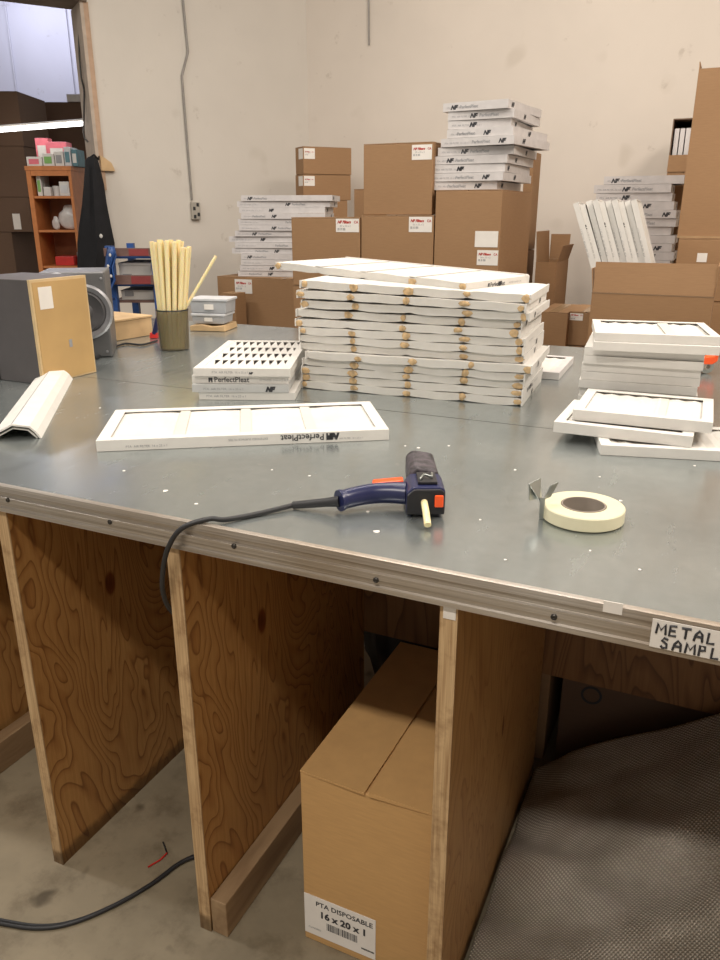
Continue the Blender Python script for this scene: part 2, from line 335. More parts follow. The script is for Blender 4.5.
# repair tag at the head of the third divider
q = ony(450, 612, .94); bpart(MB().box(-.305, -.286, .9435, .9445, T - .075, T - .0545), 'patch', 'label_paper')
q = ony(612, 612, .93); MB().box(q.x - .012, q.x + .012, BY0 - .0092, BY0 - .0083, q.z - .004, q.z + .012).build('tape_remnant', 'label_paper', trim)
# METAL SAMPLES sign on the edge
q0 = ony(653, 618, BY0 - .0085); q1 = ony(650, 648, BY0 - .0085); sy = BY0 - .0088
sgn = MB().box(q0.x, q0.x + .165, sy - .0008, sy, q1.z + .003, q0.z).build('paper_sign', 'label_paper'); tag(sgn, 'white paper label handwritten METAL SAMPLES on the bench edge', 'sign')
strokes = {'M': [[(0, 0), (.1, 1), (.45, .35), (.85, 1), (.95, 0)]], 'E': [[(.75, 1), (.1, .95), (.05, 0), (.75, .05)], [(.08, .5), (.65, .52)]], 'T': [[(-.05, .95), (.9, 1)], [(.42, .97), (.4, 0)]],
 'A': [[(0, 0), (.12, .6), (.45, 1), (.75, .7), (.8, 0)], [(.05, .42), (.8, .45)]], 'L': [[(.1, 1), (.05, 0), (.75, .05)]], 'S': [[(.7, .9), (.3, 1), (.1, .75), (.6, .45), (.65, .1), (.25, 0), (.05, .2)]],
 'P': [[(.08, 0), (.12, 1), (.6, .95), (.65, .6), (.12, .5)]]}
def hand(word, x, z, h, wd, par, y):
    mb = MB()
    for ch in word:
        for st in strokes[ch]:
            mb.tube([(x + a * wd, y, z + b_ * h) for a, b_ in st], .00165, 6)
        x += wd * 1.25
    return mb.build('handwriting', 'ink_black', par)
hz = q0.z
hand('METAL', q0.x + .006, hz - .0190, .0145, .0118, sgn, sy - .0012)
hand('SAMPLES', q0.x + .013, hz - .0385, .0145, .0118, sgn, sy - .0012)

# ================================================================= AIR FILTERS
logo_parts = lambda s: [('NF', 0, 0, .030 * s, .35, .0018 * s, 'ink_black'), ('PerfectPleat', .052 * s, .002 * s, .022 * s, 0, .0006, 'ink_grey')]
me_logo = text_mesh([('NF', 0, 0, .034, .35, .0022, 'ink_black'), ('PerfectPleat', .062, .003, .026, .1, .0006, 'ink_grey')], 'print_far')
me_logo2 = text_mesh([('PerfectPleat', 0, .003, .026, .1, .0006, 'ink_grey'), ('NF', .185, 0, .034, .35, .0022, 'ink_black')], 'print_far_b')
me_near = text_mesh([('FI', 0, 0, .017, 0, .0013, 'ink_black'), ('PerfectPleat', .017, 0, .022, 0, .0003, 'ink_black'), ('EXTENDED SURFACE FILTER', .155, .004, .0075, 0, 0, 'ink_grey')], 'print_near')
me_nf = text_mesh([('NF', 0, 0, .021, .35, .0022, 'ink_black')], 'print_mark')
me_small = text_mesh([('PTA  AIR FILTER  16 x 25 x 1', 0, 0, .009, 0, 0, 'ink_grey')], 'print_small')
MESHC = {}
def filter_mesh(w_, d_, h_, bd, mat, key):
    """local origin front-left-bottom; x along the front, y to the back"""
    if key in MESHC: return MESHC[key]
    f = MB(); f.box(0, w_, 0, .003, 0, h_); f.box(0, w_, d_ - .003, d_, 0, h_); f.box(0, .003, .003, d_ - .003, 0, h_); f.box(w_ - .003, w_, .003, d_ - .003, 0, h_)
    for z0, z1 in ((0, .0015), (h_ - .0015, h_)):
        f.box(.003, w_ - .003, .003, bd, z0, z1); f.box(.003, w_ - .003, d_ - bd, d_ - .003, z0, z1); f.box(.003, bd, bd, d_ - bd, z0, z1); f.box(w_ - bd, w_ - .003, bd, d_ - bd, z0, z1)
    fo = f.build(key, mat); me = fo.data; bpy.data.objects.remove(fo)
    pm = MB(); n_ = max(8, int((w_ - 2 * bd) / .016)); x0, x1 = .004, w_ - .004; v = []; fs = []
    for i in range(n_ + 1):
        x = x0 + (x1 - x0) * i / n_; z = h_ - .004 if i % 2 else h_ - .007
        v += [(x, .004, z), (x, d_ - .004, z)]
        if i: a = 2 * i; fs.append((a - 2, a, a + 1, a - 1))
    pm.add(v, fs); po = pm.build(key + 'm', 'filter_media'); me2 = po.data; bpy.data.objects.remove(po)
    MESHC[key] = (me, me2); return MESHC[key]
def place_filter(p, rz, w_, d_, h_, label, group, mat='filter_card', bd=.022, tilt=(0, 0), prints=(), media=True):
    me, me2 = filter_mesh(w_, d_, h_, bd, mat, 'filter_%d_%d_%d_%s' % (w_ * 1000, d_ * 1000, h_ * 1000, mat))
    o = bpy.data.objects.new('air_filter', me); col.objects.link(o); o.location = p; o.rotation_euler = (tilt[0], tilt[1], rz)
    tag(o, label, 'air filter', group)
    if media:
        c = bpy.data.objects.new('pleated_media', me2); col.objects.link(c); c.parent = o
    for (pm, x, z, sc, flip) in prints:
        if x > 0: put(pm, 'printing', o, (x, -.0006, z), (R(90), R(180) if flip else 0, 0), sc)
        else: put(pm, 'printing', o, (w_ + .0006, -x, z), (R(90), R(180) if flip else 0, R(90)), sc)
    return o
ORD = ['topmost', 'second from the top', 'third from the top', 'fourth from the top', 'fifth from the top', 'sixth from the top', 'seventh from the top', 'eighth from the top', 'ninth from the top', 'tenth from the top', 'eleventh from the top', 'twelfth from the top', 'thirteenth from the top', 'fourteenth from the top', 'fifteenth from the top']

# --- single long filter in front
A = onz(97, 452, T); B = onz(389, 440, T); rz = math.atan2(B.y - A.y, B.x - A.x); L = (B - A).length
f0 = place_filter((A.x, A.y, T + .0006), rz, L, .275, .024, 'long white panel filter lying alone in front of the stacks', None, bd=.026,
    prints=((me_near, .62 * L - .02 + .13, .020, .9, True), (me_nf, .79 * L + .02, .0195, .85, True), (me_small, .06, .006, .8, False), (me_small, .85 * L - .03, .006, .6, False)), media=False)
mp = MB(); nx, ny = 60, 14; vs = []; fs = []
for j in range(ny + 1):
    for i in range(nx + 1):
        x = .004 + (L - .008) * i / nx; y = .004 + .267 * j / ny; u = (x / L * 4) % 1
        vs.append((x, y, .0175 + .0025 * math.sin(math.pi * u) + .0004 * math.sin(i * 2.1)))
        if i and j: a = j * (nx + 1) + i; fs.append((a - nx - 2, a - nx - 1, a, a - 1))
mp.add(vs, fs).build('filter_media', 'filter_media', f0, smooth=True)
for k, x in enumerate((.27, .50, .73)):
    MB().box(x * L - .012, x * L + .012, .004, .271, .0205, .0216).build('support_strap', 'strap_tint', f0)

# --- small stack of four with the die cut lattice on top
sd = (FW * 1).normalized(); q = onz(200, 400, T) + Vector((-.007, 0, 0)); srz = R(24.9 - 2)
def dirv(rz): return Vector((math.cos(rz), math.sin(rz), 0)), Vector((-math.sin(rz), math.cos(rz), 0))
sx_, sy_ = dirv(srz); W4, D4, H4 = .262, .48, .0212
grp = 'four printed filters stacked beside the tall white stack'
offs = [(0.004, 0.0), (-.012, -.006), (-.014, 0.008), (-.006, -.004)]
mats = ['filter_card', 'filter_card_grey', 'filter_card', 'filter_card']
lab = ['bottom filter of the small stack, white with faint print', 'dull grey edged filter, third down in the small stack', 'filter with black lettering on its edge, second in the small stack', 'white filter with a die cut triangular lattice, topmost of the small stack']
prs = [((me_small, .02, .007, 1, False),), ((me_nf, .2, .003, .8, False), (me_small, .03, .006, 1, False)), ((me_near, .045, .004, .9, False),), ((me_small, .05, .008, .9, False), (me_nf, .15, .006, .35, False))]
for i in range(4):
    p = q + sx_ * offs[i][0] + sy_ * offs[i][1]; zz = T + .0006 + i * (H4 + .0007)
    o = place_filter((p.x, p.y, zz), srz + R([0, .8, -.5, 0][i]), W4, D4, H4, lab[i], grp, mats[i], prints=prs[i], media=(i < 3))
lat = MB(); cx, cy = 10, 4; bx0, bx1, by0, by1 = .03, W4 - .014, .03, D4 - .02
for j in range(cy):
    for i in range(cx):
        X0 = bx0 + (bx1 - bx0) * i / cx; X1 = bx0 + (bx1 - bx0) * (i + 1) / cx; Y0 = by0 + (by1 - by0) * j / cy; Y1 = by0 + (by1 - by0) * (j + 1) / cy
        Pq = (X0 + .002, Y1 - .006); Q = (X1 - .003, Y1 - .006); R_ = (X1 - .006, Y0 + .028)
        v = [(X0, Y0), (X1, Y0), (X1, Y1), (X0, Y1), Pq, Q, R_]; z = H4 - .0012
        lat.add([(a, b_, z) for a, b_ in v], [(0, 1, 6), (1, 2, 5, 6), (2, 3, 4, 5), (3, 0, 6, 4)])
for (a, b_, c, d) in ((.003, W4 - .003, .003, by0), (.003, W4 - .003, by1, D4 - .003), (.003, bx0, by0, by1), (bx1, W4 - .003, by0, by1)):
    lat.add([(a, c, H4 - .0012), (b_, c, H4 - .0012), (b_, d, H4 - .0012), (a, d, H4 - .0012)], [(0, 1, 2, 3)])
lat.build('die_cut_lattice', 'filter_card', o)
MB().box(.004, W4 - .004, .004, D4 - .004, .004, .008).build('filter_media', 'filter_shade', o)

# --- tall white stack: glued multi-bay filters
def bay_filter(p, rz, w_, d_, h_, label, seed, tilt=(0, 0), straps=False, logo=False):
    r = random.Random(seed); o = empty('glued_filter', p, rz); o.rotation_euler = (tilt[0], tilt[1], rz); tag(o, label, 'air filter', 'glued panel filters in the tall stack')
    # media: a soft slab whose long edge bulges between the glue points
    nx, ny = 48, 6; vs = []; fs = []; pa = r.uniform(.0, 1); amp = r.uniform(.002, .005)
    for side in (0, 1):
        for j in range(ny + 1):
            for i in range(nx + 1):
                x = w_ * i / nx; u = (i / nx * 4) % 1; s_ = math.sin(math.pi * u) if 0 < i < nx else 0
                edge = (j in (0, ny)); y = d_ * j / ny + (0 if not edge else (-1 if j == 0 else 1) * s_ * amp)
                pinch = .16 * (1 - s_) ** 3 if edge else 0
                sag = math.sin(i * .55 + seed * 2.1) * .0012 * s_ if edge else 0
                z = (h_ * (.02 + pinch) if side == 0 else h_ * (.965 - pinch * .6)) + sag
                vs.append((x, y, z))
    N = (nx + 1) * (ny + 1)
    for j in range(ny):
        for i in range(nx):
            a = j * (nx + 1) + i
            fs.append((a, a + nx + 1, a + nx + 2, a + 1)); fs.append((N + a, N + a + 1, N + a + nx + 2, N + a + nx + 1))
    for i in range(nx):
        fs.append((i, i + 1, N + i + 1, N + i)); b0 = ny * (nx + 1) + i; fs.append((b0 + 1, b0, N + b0, N + b0 + 1))
    for j in range(ny):
        a = j * (nx + 1); fs.append((a + nx + 1, a, N + a, N + a + nx + 1)); c = a + nx; fs.append((c, c + nx + 1, N + c + nx + 1, N + c))
    MB().add(vs, fs).build('filter_media', 'filter_media', o, smooth=True)
    for x in (-.004, w_):
        e = MB().box(x, x + .004, -.003, d_ + .003, 0, h_ - .0008).build('end_strip', 'filter_card', o)
    if logo: put(me_near if r.random() < .5 else me_small, 'printing', e, (w_ + .0046, .05 + r.random() * .06, .004), (R(90), 0, R(90)), .75)
    if r.random() < .7: put(me_nf, 'printing', e, (w_ + .0046, .02 + r.random() * .2, .004), (R(90), 0, R(90)), .7)
    for k in range(5):   # glue beads
        if r.random() < .12: continue
        x = w_ * k / 4 + r.uniform(-.003, .003) + (.008 if k == 0 else -.010 if k == 4 else 0)
        wd = r.uniform(.008, .016); zc = h_ * r.uniform(.40, .60); hh_ = h_ * r.uniform(.30, .48); g_ = MB(); n_ = 8; m_ = 5; vv = []; ff = []
        for a in range(m_ + 1):
            th = math.pi * a / m_
            for b_ in range(n_):
                ph = 2 * math.pi * b_ / n_; k_ = 1 + r.uniform(-.22, .22)
                vv.append((x + wd * math.sin(th) * math.cos(ph) * k_, -.0008 - .0022 * math.cos(th) * 1.0 - .001, zc + hh_ * math.sin(th) * math.sin(ph) * k_))
        for a in range(m_):
            for b_ in range(n_): ff.append((a * n_ + b_, a * n_ + (b_ + 1) % n_, (a + 1) * n_ + (b_ + 1) % n_, (a + 1) * n_ + b_))
        g_.add(vv, ff).build('glue_bead', 'glue_tan', o, smooth=True)
    if straps:
        for k in (1, 2, 3):
            x = w_ * k / 4
            MB().box(x - .012, x + .012, .0, d_, h_ * .945, h_ * .945 + .0022).build('cross_strap', 'filter_card', o)
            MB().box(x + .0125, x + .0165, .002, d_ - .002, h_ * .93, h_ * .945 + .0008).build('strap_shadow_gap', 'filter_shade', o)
        MB().box(0, w_, d_ - .008, d_ + .0035, 0, h_ + .002).build('back_strip', 'filter_card', o)
    return o
A = onz(303, 388, T); B = onz(521, 406, T); brz = math.atan2(B.y - A.y, B.x - A.x); WL = (B - A).length; bxv, byv = dirv(brz)
NL = 14; th = .0221; DL = .34
sh = [0, 0, .001, .003, .020, -.004, -.006, -.004, -.017, -.015, .004, -.006, .002, .012]
shy = [0, .003, -.002, .002, -.012, .008, .004, 0, .004, .006, .002, -.004, .0, .0]
lab14 = {0: 'bottom glued white filter of the tall stack, resting on the bench', 4: 'glued filter sticking out to the right low in the tall stack'}
for i in range(NL - 1):
    p = A + bxv * sh[i] + byv * shy[i]
    tl = max(0, i - 8) * .40
    bay_filter((p.x, p.y, T + .0005 + i * th + WL * math.sin(R(tl))), brz + R(rnd.uniform(-.9, .9)), WL, DL, th, lab14.get(i, 'glued white filter with tan glue spots, %s of the tall stack' % ORD[NL - 1 - i]), i + 3, tilt=(0, R(tl)), logo=(i % 3 == 1))
zt = T + (NL - 1) * th + .001
C1 = ony(466, 287, 1.985); C0 = ony(277, 270, 2.16); trz = math.atan2(C0.y - C1.y, C0.x - C1.x) + math.pi
tw = math.hypot(C1.x - C0.x, C1.y - C0.y); tx, ty = dirv(trz)
bay_filter((C0.x, C0.y, zt + .026), trz, tw, DL, th, 'topmost glued filter of the tall stack, shifted left with three cross straps', 41, tilt=(0, R(2.2)), straps=True, logo=True)

# --- filter peeking out behind the tall stack
place_filter((-.72, 2.335, T + .0006), R(2), .30, .30, .022, 'printed filter lying on the bench behind the tall stack', None, 'filter_card_cool', prints=((me_small, .12, .007, 1, False),))

# --- right stack
SR = 'plain white filters in the stack at the right of the bench'
A = onz(576, 411, T); rr = R(4)
w1 = .278; hS = .0200; sw = [0, .001, .003, .0, .004, .003, .006, .006]
rx, ry = dirv(rr)
for i in range(8):
    p = A + rx * sw[i] + ry * (.004 * (i % 3))
    place_filter((p.x, p.y, T + .0006 + i * (hS + .0006)), rr + R(rnd.uniform(-1, 1)), w1, .30, hS, 'plain white filter, %s in the right hand stack' % ORD[9 - i], SR)
for j, (px, py) in enumerate(((593, 349), (595, 338))):
    p = ony(px, py, A.y - .04 + .012 * j); zz = T + .0006 + (8 + j) * (hS + .0006)
    place_filter((p.x, p.y, zz), rr + R(5 + 1.5 * j), .285, .26, hS, ['plain white filter jutting forward, second from the top in the right hand stack', 'white panel filter crowning the right hand stack'][j], SR, bd=.02)
# three loose ones in front
G3 = 'white filters overlapping in front of the right hand stack'
a = onz(600, 455, T); place_filter((a.x, a.y, T + .0006), R(14), .42, .20, .0212, 'lowest of the three overlapping white filters, running out of view', G3)
a = onz(553, 432, T + .022); place_filter((a.x, a.y, T + .0225), R(-.5), .285, .235, .0235, 'middle of the three overlapping white filters, its corner pointing left', G3)
a = onz(572, 420, T + .046); b_ = onz(712, 437, T + .046)
place_filter((a.x, a.y, T + .0468), R(1.2), .285, .235, .0235, 'upper of the three overlapping white filters, showing its framed panel', G3, bd=.03)

up_ = [o for o in bpy.data.objects if o.get('label', '').startswith(('upper of the three', 'white panel filter crowning'))]
for o in up_:
    MB().box(.165, .190, .004, .23, .0175, .0190).build('cross_strap', 'strap_tint', o)
# ================================================================= THINGS ON THE BENCH
# --- glue gun lying on its side, nozzle away from the viewer
gl = onz(426, 517, T); gun = empty('glue_gun', (gl.x, gl.y, T), YAW); gun.scale = (1.05,) * 3; tag(gun, 'navy and orange hot glue gun lying on its side on the steel bench', 'glue gun')
MB().prism([(-.032, .004), (.026, .004), (.030, .010), (.030, .044), (.024, .050), (-.022, .050), (-.032, .040)], .0, .070).build('body', 'navy_plastic', gun, bevel=.003)
MB().prism([(-.0315, .006), (.0285, .006), (.0285, .043), (.022, .048), (-.02, .048), (-.0315, .038)], -.006, -.0004).build('rear_cap', 'black_plastic', gun, bevel=.002)
MB().prism([(-.024, .012), (.024, .012), (.030, .028), (.024, .054), (-.012, .060), (-.024, .050)], .0705, .175).build('heat_shield', 'worn_black', gun, bevel=.006, segs=3)
MB().tube([(0, .1755, .034), (0, .190, .034), (0, .205, .033)], [.012, .010, .004], 14).build('nozzle', 'clip_steel', gun, smooth=True)
ch = MB().prism([(-.013, .0505), (.018, .0505), (.018, .055), (-.013, .055)], .012, .062).build('feed_window', 'black_plastic', gun, bevel=.001)
MB().tube([(-.01, .02, .0565), (-.002, .035, .060), (.010, .028, .058), (.012, .05, .057)], .0022, 8).build('spring', 'clip_steel', ch, smooth=True)
MB().box(.012, .026, -.011, -.0062, .020, .040).build('orange_switch', 'orange_plastic', gun, bevel=.002)
MB().tube([(-.004, .03, .028), (-.004, -.0065, .027), (-.003, -.03, .020), (-.002, -.054, .0085)], [.0056] * 4, 16).build('glue_stick', 'glue_stick', gun, smooth=True)
hp = bez([(-.031, .040, .026), (-.055, .042, .026), (-.085, .040, .025), (-.115, .030, .023), (-.139, .018, .021)], 6)
hm = MB(); n_ = 16; vs = []; fs = []
for i, p in enumerate(hp):
    t = (hp[min(i + 1, len(hp) - 1)] - hp[max(i - 1, 0)]).normalized(); s_ = Vector((-t.y, t.x, 0)).normalized(); u = i / (len(hp) - 1)
    ra = .021 - .006 * math.sin(u * 2.2) + (.003 if u > .93 else 0); rb = .0185 - .003 * u + (.002 if u > .93 else 0)
    vs += [tuple(p + s_ * ra * math.cos(2 * math.pi * k / n_) + Vector((0, 0, 1)) * rb * math.sin(2 * math.pi * k / n_)) for k in range(n_)]
for i in range(len(hp) - 1):
    for k in range(n_): fs.append((i * n_ + k, i * n_ + (k + 1) % n_, (i + 1) * n_ + (k + 1) % n_, (i + 1) * n_ + k))
fs += [tuple(range(n_))[::-1], tuple((len(hp) - 1) * n_ + k for k in range(n_))]
hm.add(vs, fs).build('handle', 'navy_plastic', gun, smooth=True)
MB().prism([(-.085, .022), (-.034, .022), (-.034, .046), (-.085, .041)], .045, .067).build('trigger', 'orange_plastic', gun, bevel=.003)
inv = Matrix.Scale(1 / 1.05, 4) @ Matrix.Rotation(-YAW, 4, 'Z') @ Matrix.Translation((-gl.x, -gl.y, -T))
ce = inv.inverted() @ Vector((-.138, .018, .02))
MB().tube([inv @ (ce), inv @ (ce + (onz(300, 508, T) - Vector((ce.x, ce.y, T))) * .4 + Vector((0, 0, -.006))), inv @ (onz(293, 509, T) + Vector((0, 0, .007)))], [.009, .0075, .0062], 12).build('strain_relief', 'black_rubber', gun, smooth=True)
cp = [onz(293, 509, T) + Vector((0, 0, .0068)), onz(255, 517, T) + Vector((0, 0, .0045)), onz(225, 523, T) + Vector((0, 0, .006)), Vector((-.712, .95, T + .008)), Vector((-.748, .925, T - .004)), Vector((-.775, .918, T - .04)), Vector((-.795, .922, T - .09)), Vector((-.806, .93, T - .14)), Vector((-.809, .955, T - .19)), Vector((-.812, 1.03, T - .26)), Vector((-.812, 1.03, T - .36))]
MB().tube([inv @ p for p in bez(cp, 8)], .0042, 10).build('power_cord', 'black_rubber', gun, smooth=True)
# --- floor cable
fc = [Vector((-.815, 1.03, T - .365)), Vector((-.815, 1.10, .40)), Vector((-.815, 1.13, .12)), Vector((-.83, 1.14, .012)), onz(190, 858, .008), onz(150, 885, .006), onz(115, 905, .006), onz(75, 922, .006), onz(40, 928, .006), onz(0, 923, .006), onz(-80, 905, .006)]
cb = bez(fc, 8); cc = MB()
cc.tube(cb, .0045, 10); cc.tube([p + Vector((.003, .007, 0)) for p in cb], .0040, 8)
tag(cc.build('extension_cord', 'black_rubber', smooth=True), 'black twin extension cord curving across the concrete floor', 'cord')
w_ = [onz(163, 842, .003), onz(167, 853, .004), onz(160, 860, .003)]
rw = empty('wire_scrap', (w_[1].x, w_[1].y, 0)); tag(rw, 'small bent scrap of red and black wire on the floor', 'wire')
for (pp, mt, nm) in (((w_[0], w_[1]), 'black_rubber', 'black_lead'), ((w_[1], w_[2], onz(148, 867, .003)), 'red_plastic', 'red_lead')):
    MB().tube([p - Vector((w_[1].x, w_[1].y, 0)) for p in pp], .0018, 8).build(nm, mt, rw, smooth=True)
# --- tape roll with cutter clip
tc_ = onz(582.5, 515.5, T + .005); roll = empty('tape_roll', (tc_.x, tc_.y, T), 0); tag(roll, 'wide roll of cream filament tape lying flat on the bench', 'tape')
MB().lathe([(.036, .0012), (.064, .0012), (.0665, .003), (.0665, .023), (.065, .0245), (.037, .0245)], (0, 0, 0), 64, closed=True).build('tape', 'tape_cream', roll, smooth=True)
MB().lathe([(.0335, .0005), (.0359, .0005), (.0359, .0252), (.0335, .0252)], (0, 0, 0), 48, closed=True).build('core', 'tape_core', roll, smooth=True)
ck = onz(543, 520, T); clip = empty('tape_cutter', (ck.x - .004, ck.y + .004, T), YAW); clip.scale = (1.25, 1.25, 1.0); tag(clip, 'bent steel tape cutter clip standing against the tape roll', 'tape cutter')
MB().hexa([(-.003, -.002, .0005), (.003, -.002, .0005), (.003, 0, .0005), (-.003, 0, .0005), (-.004, -.002, .038), (.003, -.002, .038), (.003, 0, .038), (-.004, 0, .038)]).build('shank', 'clip_steel', clip)
MB().hexa([(-.004, -.002, .032), (.000, .006, .032), (-.001, .007, .032), (-.005, -.001, .032), (-.020, -.004, .062), (-.002, .010, .066), (-.003, .011, .066), (-.021, -.003, .062)]).build('left_wing', 'clip_steel', clip, bevel=.0005)
MB().hexa([(-.018, -.003, .034), (-.002, .006, .034), (-.003, .007, .034), (-.019, -.002, .034), (-.020, -.004, .063), (-.002, .010, .067), (-.003, .011, .067), (-.021, -.003, .063)]).build('blade', 'clip_steel', clip)
MB().hexa([(.002, 0, .034), (.012, .006, .036), (.011, .007, .036), (.001, .001, .034), (.010, .002, .058), (.022, .010, .060), (.021, .011, .060), (.009, .003, .058)]).build('right_wing', 'clip_steel', clip)
# --- folded corner strip at left
a0 = onz(17, 440, T); a1 = onz(55, 380, T); dv = a1 - a0; LL = dv.length; vz = math.atan2(dv.y, dv.x) - math.pi / 2
cs = empty('folded_strip', (a0.x, a0.y, T), vz); tag(cs, 'folded white cardboard corner strip lying ridge up near the speaker', 'cardboard strip')
sec = [(-.056, .0005), (-.048, .017), (-.006, .037), (.030, .030), (.043, .0165), (.052, .0005)]
inn = [(.048, .0005), (.039, .0145), (.028, .0265), (-.006, .0330), (-.044, .0145), (-.051, .0005)]
MB().prism(sec + inn, 0, LL).build('outer_skin', 'filter_card', cs)
sec2 = [(-.048, .0005), (-.040, .011), (-.006, .0275), (.026, .021), (.037, .0095), (.044, .0005)]; inn2 = [(.040, .0005), (.033, .008), (.024, .0185), (-.006, .0245), (-.037, .009), (-.044, .0005)]
MB().prism(sec2 + inn2, .006, LL - .006).build('inner_skin', 'filter_media', cs)
MB().box(-.0075, -.0055, .002, LL - .002, .0355, .0374).build('crease', 'ink_grey', cs)
# --- glue stick cup
cq = onz(175, 349, T); cup = empty('glue_stick_cup', (cq.x, cq.y, T)); tag(cup, 'smoky brown translucent cup on the bench holding glue sticks', 'cup')
MB().lathe([(0, .001), (.050, .001), (.054, .004), (.0585, .143), (.0570, .143), (.0525, .006), (0, .005)], (0, 0, 0), 40).build('cup_wall', 'smoked_cup', cup, smooth=True)
MB().lathe([(.0586, .143), (.0600, .1455), (.0590, .148), (.0568, .148), (.0568, .143)], (0, 0, 0), 40, closed=True).build('rim', 'black_plastic', cup, smooth=True)
sticks = []
k = 0
for (n_, rad) in ((1, 0), (8, .0185), (14, .0345)):
    for i in range(n_):
        a = 2 * math.pi * (i + .3) / n_; sticks.append((rad * math.cos(a), rad * math.sin(a)))
NTH = ['leftmost'] + ['%s from the left' % k_ for k_ in ('second', 'third', 'fourth', 'fifth', 'sixth', 'seventh', 'eighth', 'ninth')]
front_s = sorted([p for p in sticks if Vector((p[0], p[1], 0)).dot(FW) < -.001 and math.hypot(*p) > .03], key=lambda p: Vector((p[0], p[1], 0)).dot(RT))
GS = 'pale yellow glue sticks standing in the cup'
for i, (x, y) in enumerate(sticks):
    side = Vector((x, y, 0)).dot(RT); dep = Vector((x, y, 0)).dot(FW)
    top = .392 - rnd.uniform(0, .012) - (.02 if side > .02 else 0)
    p0 = Vector((cq.x, cq.y, T + .007)) + Vector((x, y, 0)) * .96 - RT * .006
    lean = RT * (side * .9 + .020 + rnd.uniform(-.003, .003)) + FW * dep * .3
    g_ = MB().tube([(0, 0, 0), tuple(Vector((lean.x, lean.y, top - .007)))], .0083, 14)
    lb_ = 'pale yellow glue stick hidden in the middle of the cup bundle'
    if (x, y) in front_s: lb_ = 'pale yellow glue stick at the front of the cup bundle, ' + NTH[front_s.index((x, y))]
    tag(g_.build('glue_stick', 'glue_stick', loc=p0, smooth=True), lb_, 'glue stick', GS)
p0 = Vector((cq.x, cq.y, T + .146)) + RT * .047; p1 = ond(216, 256, (Vector((cq.x, cq.y, 0))).dot(FW) + .02)
dd = (p1 - p0); pb = p0 - dd * .42
tag(MB().tube([(0, 0, 0), tuple(p1 - pb)], .0055, 12).build('glue_stick', 'glue_stick', loc=pb + Vector((0, 0, .0)), smooth=True), 'single glue stick leaning far out of the cup to the right', 'glue stick')
# --- speaker seen from behind
c0 = onz(42, 385, T); c1 = onz(95, 372, T); szr = math.atan2(c1.y - c0.y, c1.x - c0.x); sw_ = (c1 - c0).length
sh_ = ony(24, 280, c0.y).z - T
sp = empty('speaker', (c0.x, c0.y, T), szr); tag(sp, 'dark grey loudspeaker seen from behind with a tan fibreboard back', 'loudspeaker')
# local x along back panel, local +y away (front of speaker) -> the dark flank runs to local +y on the left side
MB().box(0, sw_, .0035, .26, .0008, sh_).build('cabinet', 'speaker_side', sp, bevel=.002)
MB().box(.0, sw_, -.006, .003, .001, sh_).build('panel_rim', 'mdf_edge', sp)
MB().box(.007, sw_ - .006, -.0075, -.0062, .006, sh_ - .008).build('back_panel', 'speaker_mdf', sp)
st = MB().box(.025, .075, -.0085, -.0077, sh_ - .085, sh_ - .022).build('rating_sticker', 'label_paper', sp)
MB().box(.118, .130, -.0083, -.0077, .095, .118).build('terminal', 'ink_grey', sp)
MB().box(-.0025, -.0003, .17, .20, .001, sh_).build('side_groove', 'speaker_dark', sp)
# --- second speaker, silver with woofer
c2 = onz(113, 357, T); srz2 = R(38); s2 = empty('speaker', (c2.x - .215 * math.cos(srz2), c2.y - .215 * math.sin(srz2), T), srz2); tag(s2, 'silver grey loudspeaker with a round woofer behind the fibreboard one', 'loudspeaker')
h2 = ony(112, 272, c2.y).z - T
MB().box(0, .215, 0, .24, .0008, h2).build('cabinet', 'speaker_silver', s2, bevel=.006, segs=3)
MB().lathe([(.070, .0), (.094, .001), (.094, .010), (.086, .014), (.072, .008)], (.138, -.001, .16), 40, axis='y', closed=True).build('woofer_ring', 'silver_ring', s2, smooth=True)
MB().lathe([(.0715, .0035), (.062, .009), (.055, .004), (.028, .0015), (.022, .008), (.012, .012), (0, .013)], (.138, -.0006, .16), 40, axis='y').build('woofer_cone', 'cone_grey', s2, smooth=True)
MB().lathe([(0, .003), (.012, .004), (.020, .001), (.026, .006), (.031, .003), (.031, .0)], (.06, -.0006, .262), 28, axis='y').build('tweeter', 'silver_ring', s2, smooth=True)
for x, z in ((.018, .24), (.203, .27), (.018, .02), (.198, .02)):
    MB().lathe([(0, .003), (.004, .002), (.005, 0)], (x, -.0005, z), 12, axis='y').build('screw', 'silver_ring', s2)
# --- red plug, cord behind
q = onz(100, 352, T)
pc = MB().tube(bez([onz(96, 360, T) + Vector((0, 0, .005)), onz(112, 350, T) + Vector((0, 0, .005)), onz(125, 345, T) + Vector((0, 0, .005)), onz(142, 346, T) + Vector((0, 0, .005)), onz(157, 342, T) + Vector((0, 0, .005))], 8), .004, 8).build('thin_cord', 'black_rubber', smooth=True)
tag(pc, 'thin black cord running from the silver speaker towards the cup', 'cord')
# --- wooden box
a = onz(112, 342, T); b_ = onz(153, 335, T); bz = math.atan2(b_.y - a.y, b_.x - a.x); bl = (b_ - a).length; wb = empty('wooden_box', (a.x, a.y, T), bz)
tag(wb, 'shallow pale wooden box behind the silver speaker', 'wooden box'); hb = ony(112, 321, a.y).z - T
MB().box(0, bl, 0, .36, .0008, hb - .009).build('box_body', 'pale_lumber', wb, bevel=.002); MB().box(-.004, bl + .004, -.004, .364, hb - .0085, hb).build('lid', 'pale_lumber', wb, bevel=.002)
